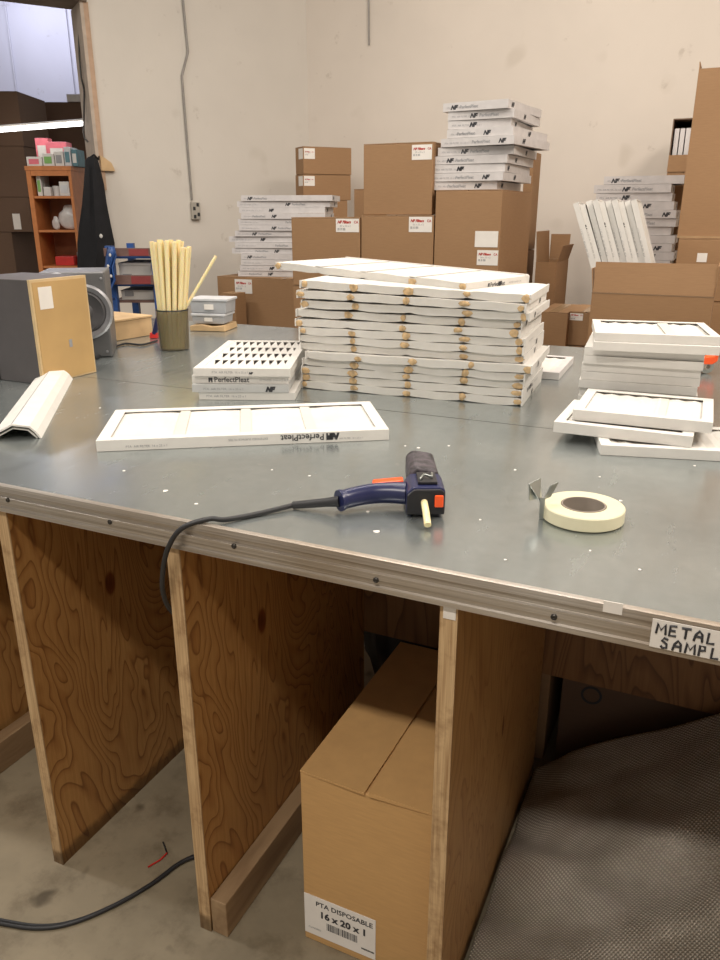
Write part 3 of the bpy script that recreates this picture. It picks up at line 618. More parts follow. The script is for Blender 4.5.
# --- second glue gun (navy/red) behind the cup
a = onz(154, 338, T); g2 = empty('glue_gun', (a.x, a.y, T), YAW); tag(g2, 'small navy glue gun with a red end behind the glue stick cup', 'glue gun')
MB().prism([(-.004, .018), (.012, .012), (.05, .088), (.044, .112), (.026, .110)], -.02, .015).build('handle', 'navy_plastic', g2, bevel=.004); MB().prism([(-.014, .001), (.020, .001), (.018, .024), (-.010, .024)], -.0195, .0145).build('red_end', 'red_plastic', g2, bevel=.003)
# --- board and grey cases
a = onz(190, 331, T); wd2 = MB().prism([(0, .001), (.16, .001), (.155, .026), (.10, .020), (.05, .028), (0, .022)], 0, .16).build('scrap_board', 'pale_lumber', bevel=.002, loc=(a.x, a.y, T), rz=R(14)); tag(wd2, 'rough pale scrap board near the back edge of the bench', 'board')
cxv = onz(190, 329, T + .03)
for j, (wd_, zz, hh_, lb) in enumerate(((.145, T + .0295, .045, 'lower grey plastic case on the scrap board'), (.165, T + .0755, .062, 'upper grey plastic case with a pale lid beside the glue sticks'))):
    c = empty('plastic_case', (a.x + .0 - .006 * j, a.y + .02, zz), R(14)); tag(c, lb, 'case', 'grey cases at the back of the bench')
    MB().hexa([(.004, .004, 0), (wd_ - .004, .004, 0), (wd_ - .004, .116, 0), (.004, .116, 0), (0, 0, hh_ - .012), (wd_, 0, hh_ - .012), (wd_, .12, hh_ - .012), (0, .12, hh_ - .012)]).build('tray', 'grey_case', c, bevel=.002)
    MB().box(-.004, wd_ + .006, -.004, .124, hh_ - .0115, hh_ - .001).build('lid', 'case_lid', c, bevel=.002)
    MB().box(wd_ * .4, wd_ * .65, -.0048, -.0008, hh_ * .25, hh_ * .6).build('label', 'label_paper', c)
# --- orange clamp at right, behind the stack
a = onz(697, 374, T); oc = empty('tape_gun', (a.x, a.y, T), YAW); tag(oc, 'orange and black hand tool behind the right hand filter stack', 'hand tool')
MB().prism([(0, .030), (.012, .052), (.048, .056), (.056, .075), (.062, .075), (.060, .040), (.045, .030)], 0, .03).build('orange_frame', 'orange_plastic', oc, bevel=.003)
MB().lathe([(.010, -.012), (.022, -.012), (.022, .012), (.010, .012)], (.03, .015, .023), 24, axis='y', closed=True).build('roller', 'clip_steel', oc, smooth=True)
MB().prism([(.004, .001), (.016, .001), (.014, .0295), (.002, .0295)], .004, .026).build('foot', 'black_plastic', oc, bevel=.002)
# --- dried glue flecks
fl = MB()
for px, py, s_ in ((166, 491, 9), (196, 504, 6), (40, 406, 5), (124, 471, 6), (405, 446, 5), (449, 446, 5), (418, 448, 7), (368, 512, 5), (377, 532, 9), (600, 477, 4), (620, 501, 6), (590, 551, 4), (695, 466, 5), (515, 470, 6), (100, 408, 5), (272, 470, 4), (310, 476, 5), (480, 520, 4), (640, 570, 4), (505, 560, 4)):
    c = onz(px, py, T + .0004); n_ = 7; a_ = rnd.uniform(0, 3); r0 = s_ * .00042
    pts = [(c.x + r0 * (1.7 if k in (0, 1) else 1) * math.cos(a_ + 2 * math.pi * k / n_) * rnd.uniform(.7, 1.2), c.y + r0 * 1.6 * math.sin(a_ + 2 * math.pi * k / n_) * rnd.uniform(.7, 1.2)) for k in range(n_)]
    fl.add([(x, y, T + .0003) for x, y in pts] + [(x, y, T + .0012) for x, y in pts], [tuple(range(n_))[::-1], tuple(range(n_, 2 * n_))] + [(i, (i + 1) % n_, n_ + (i + 1) % n_, n_ + i) for i in range(n_)])
tag(fl.build('dried_glue_flecks', 'label_paper'), 'scattered dried glue flecks on the steel bench top', 'glue flecks', kind='stuff')

# ================================================================= CARTONS
def carton(p, rz, w_, d_, h_, label, mat='cardboard', group=None, gap=.004, front_label=None, tape=True, flaps=True, cat='carton', name='cardboard_carton'):
    o = empty(name, p, rz); tag(o, label, cat, group)
    MB().box(0, w_, 0, d_, .0005, h_ - .0045).build('body', mat, o, bevel=.003)
    if flaps:
        MB().box(.001, w_ / 2 - gap / 2, .0, d_, h_ - .004, h_).build('flap', mat, o); MB().box(w_ / 2 + gap / 2, w_ - .001, 0, d_, h_ - .004, h_).build('flap', mat, o)
    if tape: MB().box(w_ / 2 - .024, w_ / 2 + .024, .002, d_ - .002, h_ + .0002, h_ + .0006).build('packing_tape', 'packing_tape', o)
    if front_label:
        for (x0, x1, z0, z1, kind) in front_label:
            l = MB().box(x0, x1, -.0012, -.0004, z0, z1).build('label', 'label_paper', o)
            if kind == 'ship':
                ww = x1 - x0; hh_ = z1 - z0
                me = text_mesh([('NF Filters', 0, 0, .030, .25, .0018, 'ink_red'), ('CA', .15, 0, .028, 0, .001, 'ink_red'), ('20 x 25 x 2', .02, -.028, .022, 0, 0, 'ink_grey'), ('III II IIII', .0, -.055, .026, 0, .0008, 'ink_grey')], 'ship_print')
                put(me, 'label_printing', l, (x0 + ww * .07, -.0018, z1 - hh_ * .34), (R(90), 0, 0), ww / .21)
    return o
# the carton under the bench
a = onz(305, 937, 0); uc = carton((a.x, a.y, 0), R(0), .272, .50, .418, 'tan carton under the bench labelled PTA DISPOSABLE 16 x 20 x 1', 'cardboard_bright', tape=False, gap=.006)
for ch in list(uc.children):
    if ch.name.startswith('flap'): bpy.data.objects.remove(ch)
# flaps: slightly sprung, meeting along the length
MB().hexa([(.001, -.001, .4142), (.135, -.006, .4142), (.140, .50, .4142), (.001, .50, .4142), (.001, -.001, .418), (.135, -.006, .419), (.140, .50, .4185), (.001, .50, .418)]).build('flap', 'cardboard_bright', uc)
MB().hexa([(.144, -.006, .4142), (.271, -.001, .4142), (.271, .50, .4142), (.147, .50, .4142), (.144, -.006, .424), (.271, -.001, .418), (.271, .50, .418), (.147, .50, .424)]).build('flap', 'cardboard_bright', uc)
lb = MB().box(.002, .158, -.0016, -.0005, .020, .122).build('label', 'label_paper', uc)
me = text_mesh([('PTA DISPOSABLE', .026, .080, .0165, 0, .0003, 'ink_black'), ('16 x 20 x 1', .034, .053, .0225, 0, .0009, 'ink_black'), ('FLANDERS', .008, .016, .006, .2, 0, 'ink_grey'), ('MADE IN USA', .126, .016, .0045, 0, .0004, 'ink_black')], 'under_print')
me2 = bpy.data.meshes.new('bars'); put(me, 'label_printing', lb, (.002, -.0021, .020), (R(90), 0, 0))
bars = MB(); x = .052
while x < .118:
    bw = rnd.choice((.0009, .0014, .0022)); bars.box(x, x + bw, -.0020, -.0017, .046, .064); x += bw + rnd.choice((.0010, .0016))
bars.build('barcode', 'ink_black', lb)
# things further back below the bench
carton((-.57, 1.76, 0), 0, .30, .42, .50, 'dim carton standing behind the open bay under the bench', 'cardboard')
bg = MB(); vs = []; fs = []; nu, nv = 20, 10
for j in range(nv + 1):
    for i in range(nu):
        t = math.pi * j / nv; a = 2 * math.pi * i / nu; r = .135 * math.sin(t) ** .7 * (1 + .12 * math.sin(a * 5 + j)); vs.append((r * math.cos(a), r * math.sin(a), .28 - .28 * math.cos(t)))
for j in range(nv):
    for i in range(nu): fs.append((j * nu + i, j * nu + (i + 1) % nu, (j + 1) * nu + (i + 1) % nu, (j + 1) * nu + i))
tag(bg.add(vs, fs).build('black_bag', 'black_bag', smooth=True, loc=(-.735, 1.93, .001)), 'full black plastic bag behind the plywood divider', 'bag')
tag(MB().prism([(0, .001), (.012, .001), (.05, .50), (.038, .50)], 0, .3).build('leaning_sheet', 'white_box', loc=(-.96, 1.85, 0), rz=0), 'white panel leaning behind the black bag under the bench', 'sheet')
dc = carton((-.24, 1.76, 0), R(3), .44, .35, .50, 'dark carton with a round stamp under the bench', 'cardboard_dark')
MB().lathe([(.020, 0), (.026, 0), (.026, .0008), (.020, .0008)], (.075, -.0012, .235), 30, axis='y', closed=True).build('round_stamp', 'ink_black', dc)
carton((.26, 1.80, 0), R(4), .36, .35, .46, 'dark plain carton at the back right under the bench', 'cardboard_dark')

# --- foil bubble sheet heaped in the right bay
fo = MB(); nx, ny = 90, 110; vs = []; fs = []
X0, X1, Y0, Y1 = -.272, .60, .74, 1.66
for j in range(ny + 1):
    for i in range(nx + 1):
        u = i / nx; v_ = j / ny; x = X0 + (X1 - X0) * u; y = Y0 + (Y1 - Y0) * v_
        if y > .9: pass
        base = .012 + .035 * v_ + .64 * (u if u < .5 else .5 + .12 * math.sin((u - .5) * 6.28 / 2)) * v_ ** 1.15
        edge = max(0, 1 - u / .10); base *= (1 - .35 * edge)
        z = base + .010 * math.sin(9 * v_ + 2.2 * u) * (1 - edge) * min(1, v_ * 5) + .007 * math.sin(21 * v_ - 5 * u + 1) * min(1, v_ * 4) + .004 * math.sin(31 * v_ + 14 * u) + .009 * abs(math.sin(17 * v_ - 3.5 * u + .8 * math.sin(7 * u))) ** 6 + .009 * abs(math.sin(11 * v_ + 2.5 * u + math.sin(5 * u))) ** 10
        vs.append((x, y, max(.004, z)))
N = (nx + 1) * (ny + 1)
for j in range(ny):
    for i in range(nx):
        a = j * (nx + 1) + i; fs.append((a, a + 1, a + nx + 2, a + nx + 1))
fm = fo.add(vs, fs).build('foil_bubble_sheet', 'foil_bubble', smooth=True); tag(fm, 'crumpled silver bubble foil sheet spread in the right bay', 'foil sheet')
sm = fm.modifiers.new('solid', 'SOLIDIFY'); sm.thickness = .003; sm.offset = -1

# --- background cartons
HID = 'plain carton at the foot of the stacks, out of sight behind the workbench'
def hidden_stack(x0, x1, y0, y1, top):
    z = 0.0005; n_ = max(1, round(top / .45)); hh_ = (top - .001) / n_
    for k in range(n_):
        carton((x0, y0, z), 0, x1 - x0, y1 - y0, hh_ - .0012, HID, group='cartons out of sight behind the workbench', tape=False); z += hh_
def px_carton(xl, xr, yt, yb, Y, depth, label, rz=0, labels=(), support=True, zbot=None, mat='cardboard', **k):
    a = ony(xl, (yt + yb) / 2, Y); dx = Vector((math.cos(rz), math.sin(rz), 0)); nrm = Vector((-dx.y, dx.x, 0))
    b_ = onpl(xr, (yt + yb) / 2, a, nrm); w_ = (Vector((b_.x, b_.y, 0)) - Vector((a.x, a.y, 0))).length
    zt_ = ony(xl, yt, Y).z; zb = ony(xl, yb, Y).z if zbot is None else zbot
    fl_ = []
    for (lx0, lx1, ly0, ly1, kind) in labels:
        m_ = (ly0 + ly1) / 2; p0 = onpl(lx0, m_, a, nrm); p1 = onpl(lx1, m_, a, nrm); zz1 = onpl(lx0, ly0, a, nrm).z; zz0 = onpl(lx0, ly1, a, nrm).z
        o0 = (p0 - a).dot(dx); o1 = (p1 - a).dot(dx); fl_.append((max(.004, o0), min(w_ - .004, o1), max(.005, zz0 - zb), min(zt_ - zb - .008, zz1 - zb), kind))
    o = carton((a.x, a.y, zb), rz, w_, depth, zt_ - zb - .0012, label, mat, front_label=fl_, **k)
    if support and zb > .05: hidden_stack(a.x, a.x + w_ * max(.3, math.cos(rz)), a.y + .0, a.y + depth, zb - .001)
    return o, a, w_, zt_
# A : low wide carton, left, carries the printed pile
oA, aA, wA, zA = px_carton(219, 352, 276, 345, 4.25, .5, 'wide low carton holding the left pile of printed filters', labels=((235, 252, 279, 293, 'ship'),))
px_carton(222, 236, 293, 340, 4.05, .12, 'narrow small carton in front of the wide low carton')
# B C row and D
oB, aB, wB, zB = px_carton(292, 360, 217, 285, 3.72, .40, 'tan carton directly left of the pair under the tallest carton', labels=((336, 359, 217, 232, 'ship'),))
oC, aC, wC, zC = px_carton(361.2, 433, 215, 285, 3.72, .46, 'tan carton in the middle of the lower row behind the tall stack', labels=((409, 432, 216, 232, 'ship'),), zbot=None)
oD, aD, wD_, _ = px_carton(363.5, 432.5, 144, 214, 3.73, .44, 'large tan carton stacked on the lower row, its label at top right', labels=((412, 432, 145, 160, 'ship'),), zbot=zC, support=False)
px_carton(354, 372, 189, 250, 4.25, .22, 'narrow carton peeking out behind the large stacked carton')
# G tall carton carrying the pile
oG, aG, wG, zG = px_carton(434.5, 500, 190, 285, 3.72, .60, 'tall carton carrying the middle pile of printed filters', labels=((475, 498, 231, 247, 'plain'), (477, 499, 250, 265, 'ship')))
px_carton(522, 531, 152, 250, 4.55, .18, 'upright carton hidden behind the middle pile of printed filters')
# F twin small cartons, turned
zc0 = None
f_a = ony(303, 170, 4.95)
def corner_px(px, yt, yb, Y, wl_, wr, rz, label, support, zbot=None):
    a = ony(px, yt, Y); zt_ = a.z; zb = ony(px, yb, Y).z if zbot is None else zbot
    o = carton((a.x, a.y, zb), rz, wr, wl_, zt_ - zb - .0012, label)
    for side in (0, 1):
        hh_ = zt_ - zb
        if side == 0: l = MB().box(.006, .085, -.0012, -.0004, hh_ * .55, hh_ * .93)
        else: l = MB().box(-.0012, -.0004, .006, .085, hh_ * .55, hh_ * .93)
        l.build('label', 'label_paper', o)
    me = TXT['ship_print']
    put(me, 'label_printing', o, (.012, -.0018, (zt_ - zb) * .78), (R(90), 0, 0), .33)
    if support: hidden_stack(a.x - .12, a.x + .2, a.y + .0, a.y + .3, zb - .002)
    return zt_
f_rz = R(50)
zf = corner_px(304, 200, 226, 4.95, .13, .33, f_rz, 'lowest small turned carton behind the left printed pile', True)
zf = corner_px(303, 174, 200, 4.95, .15, .36, f_rz, 'middle small turned carton, second of the stack of three by the corner', False, zf)
zf = corner_px(303, 146, 174, 4.95, .15, .36, f_rz, 'topmost small turned carton by the corner with a wrapped label', False, zf)
# open carton beyond the tall one
def open_carton(p, rz, w_, d_, h_, label, flaps, fl_h=.14, mat='cardboard'):
    o = empty('open_carton', p, rz); tag(o, label, 'carton')
    b_ = MB(); t = .005
    b_.box(0, w_, 0, t, 0, h_); b_.box(0, w_, d_ - t, d_, 0, h_); b_.box(0, t, t, d_ - t, 0, h_); b_.box(w_ - t, w_, t, d_ - t, 0, h_); b_.box(t, w_ - t, t, d_ - t, 0, t)
    b_.build('body', mat, o)
    for (sd_, ang, ln) in flaps:   # hinge at the rim, ang 0 = upright, positive = outwards
        s_, c = math.sin(R(ang)) * ln, math.cos(R(ang)) * ln; e = .004; z = h_ + .0005
        if sd_ == 'front': v = [(.004, 0, z), (w_ - .004, 0, z), (w_ - .004, e, z), (.004, e, z), (.002, -s_, z + c), (w_ - .002, -s_, z + c), (w_ - .002, e - s_, z + c), (.002, e - s_, z + c)]
        elif sd_ == 'back': v = [(.004, d_ - e, z), (w_ - .004, d_ - e, z), (w_ - .004, d_, z), (.004, d_, z), (.002, d_ - e + s_, z + c), (w_ - .002, d_ - e + s_, z + c), (w_ - .002, d_ + s_, z + c), (.002, d_ + s_, z + c)]
        elif sd_ == 'left': v = [(0, .006, z), (e, .006, z), (e, d_ - .006, z), (0, d_ - .006, z), (-s_, .008, z + c), (e - s_, .008, z + c), (e - s_, d_ - .008, z + c), (-s_, d_ - .008, z + c)]
        else: v = [(w_ - e, .006, z), (w_, .006, z), (w_, d_ - .006, z), (w_ - e, d_ - .006, z), (w_ - e + s_, .008, z + c), (w_ + s_, .008, z + c), (w_ + s_, d_ - .008, z + c), (w_ - e + s_, d_ - .008, z + c)]
        MB().hexa(v).build('flap', mat, o)
    return o
a = ony(535, 275, 4.42); z1 = ony(545, 262, 4.42).z; b_ = ony(556, 275, 4.42)
open_carton((a.x, a.y, z1 - .45), 0, b_.x - a.x, .34, .45, 'open carton with raised flaps right of the tall carton', (('left', 4, .16), ('right', 16, .09), ('back', 5, .14)))
hidden_stack(a.x, b_.x, a.y, a.y + .34, z1 - .452)
px_carton(537, 567, 311, 345, 3.95, .40, 'low carton with taped top right of the tall stack'); 
px_carton(568, 602, 311, 345, 4.0, .35, 'low carton with a small label beside the big open carton', labels=((570, 583, 313, 320, 'ship'),))
# big open carton at right
a = ony(592, 292, 3.55); b_ = ony(714, 296, 3.55)
oc_ = open_carton((a.x, a.y, a.z - .45), 0, b_.x - a.x, .42, .45, 'big open carton at the right with its front flap raised', (('front', -8, .128), ('left', 7, .10), ('right', 2, .12)))
hidden_stack(a.x, b_.x, a.y, a.y + .42, a.z - .452)
MB().box(-.001, b_.x - a.x + .001, -.0008, -.0002, .445, .449).build('crease', 'cardboard_inside', oc_)
bigbox = (a, b_)
# tall cartons at the right edge
aK = ony(674, 250, 4.25); zK = ony(677, 238, 4.25).z
oK, _, wK, zKt = px_carton(675, 760, 238, 300, 4.22, .5, 'carton under the tallest carton at the right edge', labels=((697, 707, 253, 262, 'plain'),))
aJ = ony(677, 238, 4.24); ztj = ony(703, 66, 4.24).z
oJ = open_carton((aJ.x, aJ.y, zKt), 0, wK, .44, ztj - zKt - .01, 'tallest carton at the right edge, standing open at the top', (('left', 4, .03), ('right', 4, .05)))
MB().box(0, wK, -.0012, -.0004, .0, .01).build('bottom_tape', 'packing_tape', oJ)

# dark open box of filters close to the wall
a = ony(667, 172, 5.05); b_ = ony(700, 172, 5.05); zt_ = ony(669, 119, 5.05).z; ww = b_.x - a.x; hh_ = zt_ - a.z
sb = empty('display_carton', (a.x, a.y, a.z)); tag(sb, 'open fronted carton of upright filters high against the wall', 'carton')
t = .006; m_ = MB(); m_.box(0, ww, .38, .38 + t, 0, hh_); m_.box(0, t, 0, .38, 0, hh_); m_.box(ww - t, ww, 0, .38, 0, hh_); m_.box(t, ww - t, 0, .38, 0, t); m_.box(t, ww - t, 0, t, t, hh_ * .32); m_.box(t, ww - t, .0, .38, hh_ - t, hh_); m_.build('body', 'cardboard_dark', sb)
MB().box(-.001, ww, -.003, -.0005, 0, hh_ * .32).build('front_lip', 'cardboard', sb)
for k in range(6):
    x = .014 + k * .03
    tag(MB().box(0, .024, 0, .34, 0, hh_ * .80).build('air_filter', 'filter_card_cool', loc=(a.x + x, a.y + .02, a.z + .0065)), 'narrow filter upright in the carton high against the wall, %s' % NTH[k], 'air filter', 'upright filters in the high carton')
hidden_stack(a.x, a.x + ww, a.y, a.y + .38, a.z - .001)

# --- piles of printed filters
def pile(rows, Y, depth, base_z, rz, grp, where, mat, hpx=None):
    n_ = len(rows); z = base_z + .0008
    for i in range(n_ - 1, -1, -1):
        xl, xr, th_, jr = rows[i]; py = 200
        a = ony(xl, 0, Y); r_ = rz + R(jr); dx = Vector((math.cos(r_), math.sin(r_), 0)); nrm = Vector((-dx.y, dx.x, 0))
        a = onpl(xl, vpix(a, z + th_ / 2), Vector((a.x, a.y, 0)), nrm); b_ = onpl(xr, vpix(a, z + th_ / 2), Vector((a.x, a.y, 0)), nrm)
        w_ = round(math.hypot(b_.x - a.x, b_.y - a.y), 3); pr = []
        s_ = th_ / .052; lay = i * 7 % 5
        if lay < 4:
            pmx = me_logo if lay % 2 == 0 else me_logo2; ln = .22 * s_
            pr.append((pmx, .04 + (w_ - ln - .06) * ((i * 37) % 10) / 10, th_ * .22, s_, False))
            if w_ > ln + .12: pr.append((me_small, .02, th_ * .3, 1.6 * s_, False))
        else: pr.append((me_nf, w_ * .35, th_ * .25, 1.5 * s_, False)); pr.append((me_small, .02, th_ * .3, 1.8 * s_, False))
        pr.append((me_nf, -.04 - ((i * 53) % 7) * .03, th_ * .25, 1.6 * s_, False))
        place_filter((a.x, a.y, z), r_, w_, depth, th_ - .0012, 'printed white filter, %s of the %s' % (ORD[i] if i < n_ - 1 else 'lowest', where), grp, mat, prints=pr)
        z += th_ + .0003
    return z
def vpix(p, z):
    q_ = Vector((p.x, p.y, z)) - CAM; hf = q_.dot(FW); D = hf * math.cos(P_) - q_.z * math.sin(P_); U = hf * math.sin(P_) + q_.z * math.cos(P_); return 480 - F * U / D
ztop = ony(243, 196, 4.3).z; nL = 14; tL = (ztop - zA) / nL
rowsL = [(241, 332, 0), (237, 330, 1), (239, 325, 0), (241, 325, -1), (238, 322, 0), (239, 324, 0), (235, 322, 1), (229, 320, 0), (235, 324, -1), (232, 322, 0), (241, 325, 1), (241, 322, 0), (240, 325, 0), (238, 320, 0)]
pile([(a_, b2, tL, j * .8) for a_, b2, j in rowsL], 4.30, .30, zA, R(17), 'printed filters in the left pile', 'left pile against the wall', 'filter_card_cool')
ztop = ony(443, 106, 3.82).z; nG = 10; tG = (ztop - zG) / nG
rowsG = [(443, 508, -4), (448, 514, 0), (448, 511, 3), (447, 513, -5), (441, 514, -6), (438, 514, 2), (433, 507, 0), (432, 505, 1), (431, 503, -1), (434, 497, 2)]
pile([(a_, b2, tG, j) for a_, b2, j in rowsG], 3.76, .46, zG, R(-2), 'printed filters in the middle pile', 'middle pile on the tall carton', 'filter_card_cool')
base = ony(640, 268, 4.75).z; ztop = ony(604, 177, 4.75).z; nR = 11; tR = (ztop - base) / nR
rowsR = [(604, 684, 0), (594, 671, 0), (596, 672, 1), (604, 674, 0), (608, 676, -1), (606, 676, 0), (603, 671, 1), (606, 675, 0), (604, 672, 0), (604, 674, 0), (605, 670, 0)]
pile([(a_, b2, tR, j * .8) for a_, b2, j in rowsR], 4.75, .28, base, 0, 'printed filters in the right pile', 'right pile beside the tallest carton', 'filter_card_cool')
a = ony(600, 268, 4.75); b_ = ony(688, 268, 4.75); hidden_stack(a.x, b_.x, 4.74, 4.74 + .29, base - .0005)

# --- filters leaning in the big open carton
names = ['leftmost', 'second from the left', 'third from the left', 'fourth from the left', 'fifth from the left', 'sixth from the left', 'seventh from the left', 'eighth from the left', 'ninth from the left', 'tenth from the left']
for k in range(10):
    xt = 573 + k * 6.4; xb = 600 + k * 6.0; Y = 3.80
    pt = ony(xt, 204 + (k * 5) % 3 - (3 if k > 1 else 0), Y + .02 * ((k * 7) % 3 - 1)); pb = ony(xb, 300, Y - .04); zf0 = bigbox[0].z - .15
    dr = (pb - pt); pbt = pt + dr * ((zf0 - pt.z) / dr.z); ln = (pt - pbt).length; up = (pt - pbt).normalized()
    o = bpy.data.objects.new('air_filter', None)
    th_ = .025; mb = MB(); mb.box(0, th_, 0, .003, 0, ln); mb.box(0, th_, .187, .19, 0, ln); mb.box(0, th_, .003, .187, 0, .003); mb.box(0, th_, .003, .187, ln - .003, ln)
    o = mb.build('air_filter', 'filter_card'); 
    MB().box(.003, th_ - .003, .004, .186, .004, ln - .004).build('pleated_media', 'filter_media', o)
    put(me_small, 'printing', o, (.007, -.0006, ln * .55), (R(90), R(-90), 0), 1.2)
    if k % 3 == 1: put(me_nf, 'printing', o, (.004, -.0006, ln * .8), (R(90), R(-90), 0), .9)
    fwdv = Vector((0, 1, 0)); xx = fwdv.cross(up).normalized(); yy = up.cross(xx).normalized()
    M = Matrix((xx, yy, up)).transposed().to_4x4(); M.translation = pbt; o.matrix_world = M
    tag(o, 'narrow filter leaning upright in the big open carton, %s' % names[k], 'air filter', 'filters leaning in the big open carton')

# ================================================================= LEFT BACKGROUND
def wq(px, py, off=0.0): return onpl(px, py, K + (-WN) * off, WN)
wrz = math.atan2(-WD.y, -WD.x)           # direction along the wall towards the corner
# conduit with kink and outlet
pts = [wq(183, -60, .012), wq(183, 0, .012), wq(188, 52, .012), wq(182, 76, .012), wq(187, 140, .012), wq(192, 200, .012)]
ou = empty('wall_outlet', wq(195, 210, .0)); ou.rotation_euler.z = wrz; tag(ou, 'small outlet box hanging on a kinked conduit on the left wall', 'outlet')
oi = ou.location.copy(); Mi = (Matrix.Translation(oi) @ Matrix.Rotation(wrz, 4, 'Z')).inverted()
MB().tube([Mi @ p for p in pts], .008, 8).build('conduit', 'conduit', ou, smooth=True)
MB().box(-.034, .030, -.03, -.001, -.065, .055).build('outlet_box', 'outlet_metal', ou, bevel=.004)
for x, z in ((-.014, .01), (.016, -.03), (-.012, -.045), (.012, .035)): MB().box(x - .009, x + .009, -.032, -.0302, z - .012, z + .012).build('socket', 'speaker_dark', ou)
cr = ony(368.5, -30, WY - .008); c2_ = ony(369, 45, WY - .008)
tag(MB().tube([cr, c2_], .007, 8).build('wall_crack', 'conduit'), 'thin dark vertical crack in the back wall near the top', 'crack')  # vertical wall crack drawn as a thin dark tube
# rack
def rk(px, py, d): return ond(px, py, d)
dR = 4.45
pL = rk(111, 275, dR); pR_ = rk(154, 275, dR); rkw = (pR_ - pL).length
rack = empty('storage_rack', (pL.x, pL.y, 0), YAW); tag(rack, 'blue storage rack with brown beams standing behind the speakers', 'rack')
zt_ = ond(111, 246, dR).z; zr = ond(154, 283, dR).z
MB().box(-.02, .02, 0, .04, 0, zt_).build('upright', 'rack_blue', rack); MB().box(rkw - .01, rkw + .03, 0, .04, 0, zt_ - .02).build('upright', 'rack_blue', rack)
MB().box(-.02, .02, .42, .46, 0, zt_).build('upright', 'rack_blue', rack); MB().box(rkw - .01, rkw + .03, .42, .46, 0, zt_ - .02).build('upright', 'rack_blue', rack)
zz = [(ond(130, 256, dR).z, ond(130, 248, dR).z), (ond(130, 284, dR).z, ond(130, 275, dR).z)]
for k, (z0, z1) in enumerate(zz):
    bm_ = MB().box(-.018, rkw + .028, -.03, -.002, z0, z1).build('beam', 'beam_brown', rack); MB().box(rkw * .5, rkw * .95, -.0325, -.0305, z0 + .003, z1 - .004).build('beam_sticker', 'beam_red', bm_)
    MB().box(-.018, rkw + .028, .0405, .419, z0 - .016, z0 - .002).build('shelf_deck', 'rack_blue', rack)
MB().box(-.018, rkw + .028, .0405, .419, ond(130, 301, dR).z - .014, ond(130, 301, dR).z).build('shelf_deck', 'beam_brown', rack)
rp = lambda x, y, z: tuple(Vector((pL.x, pL.y, 0)) + RT * x + FW * y + Vector((0, 0, z)))
for k, (z0, lb) in enumerate(((zz[1][0], 'white box on the upper shelf of the blue rack'), (ond(130, 301, dR).z, 'white box on the lower shelf of the blue rack'))):
    top = (zz[0][0] - .02 if k == 0 else zz[1][0] - .02); c = empty('white_carton', rp(.03, .06, z0 + .001), YAW); tag(c, lb, 'box', 'white boxes on the blue rack')
    hh_ = top - z0 - .02
    MB().box(0, rkw - .06, 0, .33, 0, hh_ * .86).build('body', 'white_box', c, bevel=.002); MB().box(-.003, rkw - .057, -.003, .333, hh_ * .86 + .0005, hh_).build('lid', 'white_box', c, bevel=.002); MB().box(.02, .07, -.004, -.0005, .02, .05).build('label', 'ink_grey', c)
# blue dotted cloth on the left post
cl = MB(); vs = []; fs = []
pts = [(114, 247), (117, 256), (113, 268), (116, 280), (111, 292), (114, 300)]
for i, (px, py) in enumerate(pts):
    wdt = [7, 10, 7, 9, 6, 5][i]
    for k in range(5): q_ = ond(px - wdt + wdt * k / 4, py, dR - .06 + .02 * math.sin(k * 2 + i)); vs.append(tuple(q_))
for i in range(len(pts) - 1):
    for k in range(4): fs.append((i * 5 + k, i * 5 + k + 1, i * 5 + k + 6, i * 5 + k + 5))
clo = cl.add(vs, fs).build('dotted_cloth', 'rack_blue', smooth=True); s_ = clo.modifiers.new('s', 'SOLIDIFY'); s_.thickness = .008; tag(clo, 'blue cloth with white dots draped on the left post of the rack', 'cloth')
for px, py in ((112, 255), (110, 266), (113, 276), (109, 287)):
    q_ = ond(px - 2, py, dR - .085); MB().lathe([(0, .002), (.008, .001), (.009, 0)], q_, 10, axis='y').build('white_dot', 'white_box', clo)
# jacket
dJ = J.dot(FW) - .13
rows_ = [(157, 88, 95), (161, 85, 98), (168, 85, 100), (185, 84, 104), (205, 82, 107), (225, 79, 111), (243, 77, 115), (256, 77, 115), (268, 77, 112), (285, 78, 110)]
vs = []; fs = []; nk = 14
for i, (py, x0, x1) in enumerate(rows_):
    for k in range(nk):
        a = 2 * math.pi * k / nk; cx_ = (x0 + x1) / 2; hw = (x1 - x0) / 2; c0_ = ond(cx_, py, dJ); wid = hw * dJ / (F / math.cos(P_))
        thk = min(wid, .07) * (.8 + .25 * math.sin(a * 5 + i * .3)); vs.append(tuple(c0_ + RT * wid * math.cos(a) + FW * (thk * math.sin(a))))
for i in range(len(rows_) - 1):
    for k in range(nk): fs.append((i * nk + k, i * nk + (k + 1) % nk, (i + 1) * nk + (k + 1) % nk, (i + 1) * nk + k))
fs += [tuple(range(nk)), tuple((len(rows_) - 1) * nk + k for k in range(nk))[::-1]]
jk = MB().add(vs, fs).build('hanging_jacket', 'jacket_black', smooth=True); tag(jk, 'black jacket hanging from a hook at the opening', 'jacket')
q_ = ond(101, 236, dJ - .10); MB().lathe([(0, .004), (.012, .002), (.014, 0)], q_, 12, axis='y').build('button', 'white_box', jk)
q_ = ond(93, 157, dJ); MB().tube([ond(90, 158, dJ), ond(94, 155, dJ), ond(98, 159, dJ + .05)], .008, 8).build('hanging_loop', 'jacket_black', jk, smooth=True)
bk = MB().prism([(-.02, -.05), (.07, -.05), (.05, .0), (.01, .03), (-.02, .045)], -.03, -.001).build('wall_bracket', 'pale_lumber', loc=wq(103, 163, .0)); bk.rotation_euler.z = wrz; tag(bk, 'small wooden bracket on the edge of the opening', 'bracket')
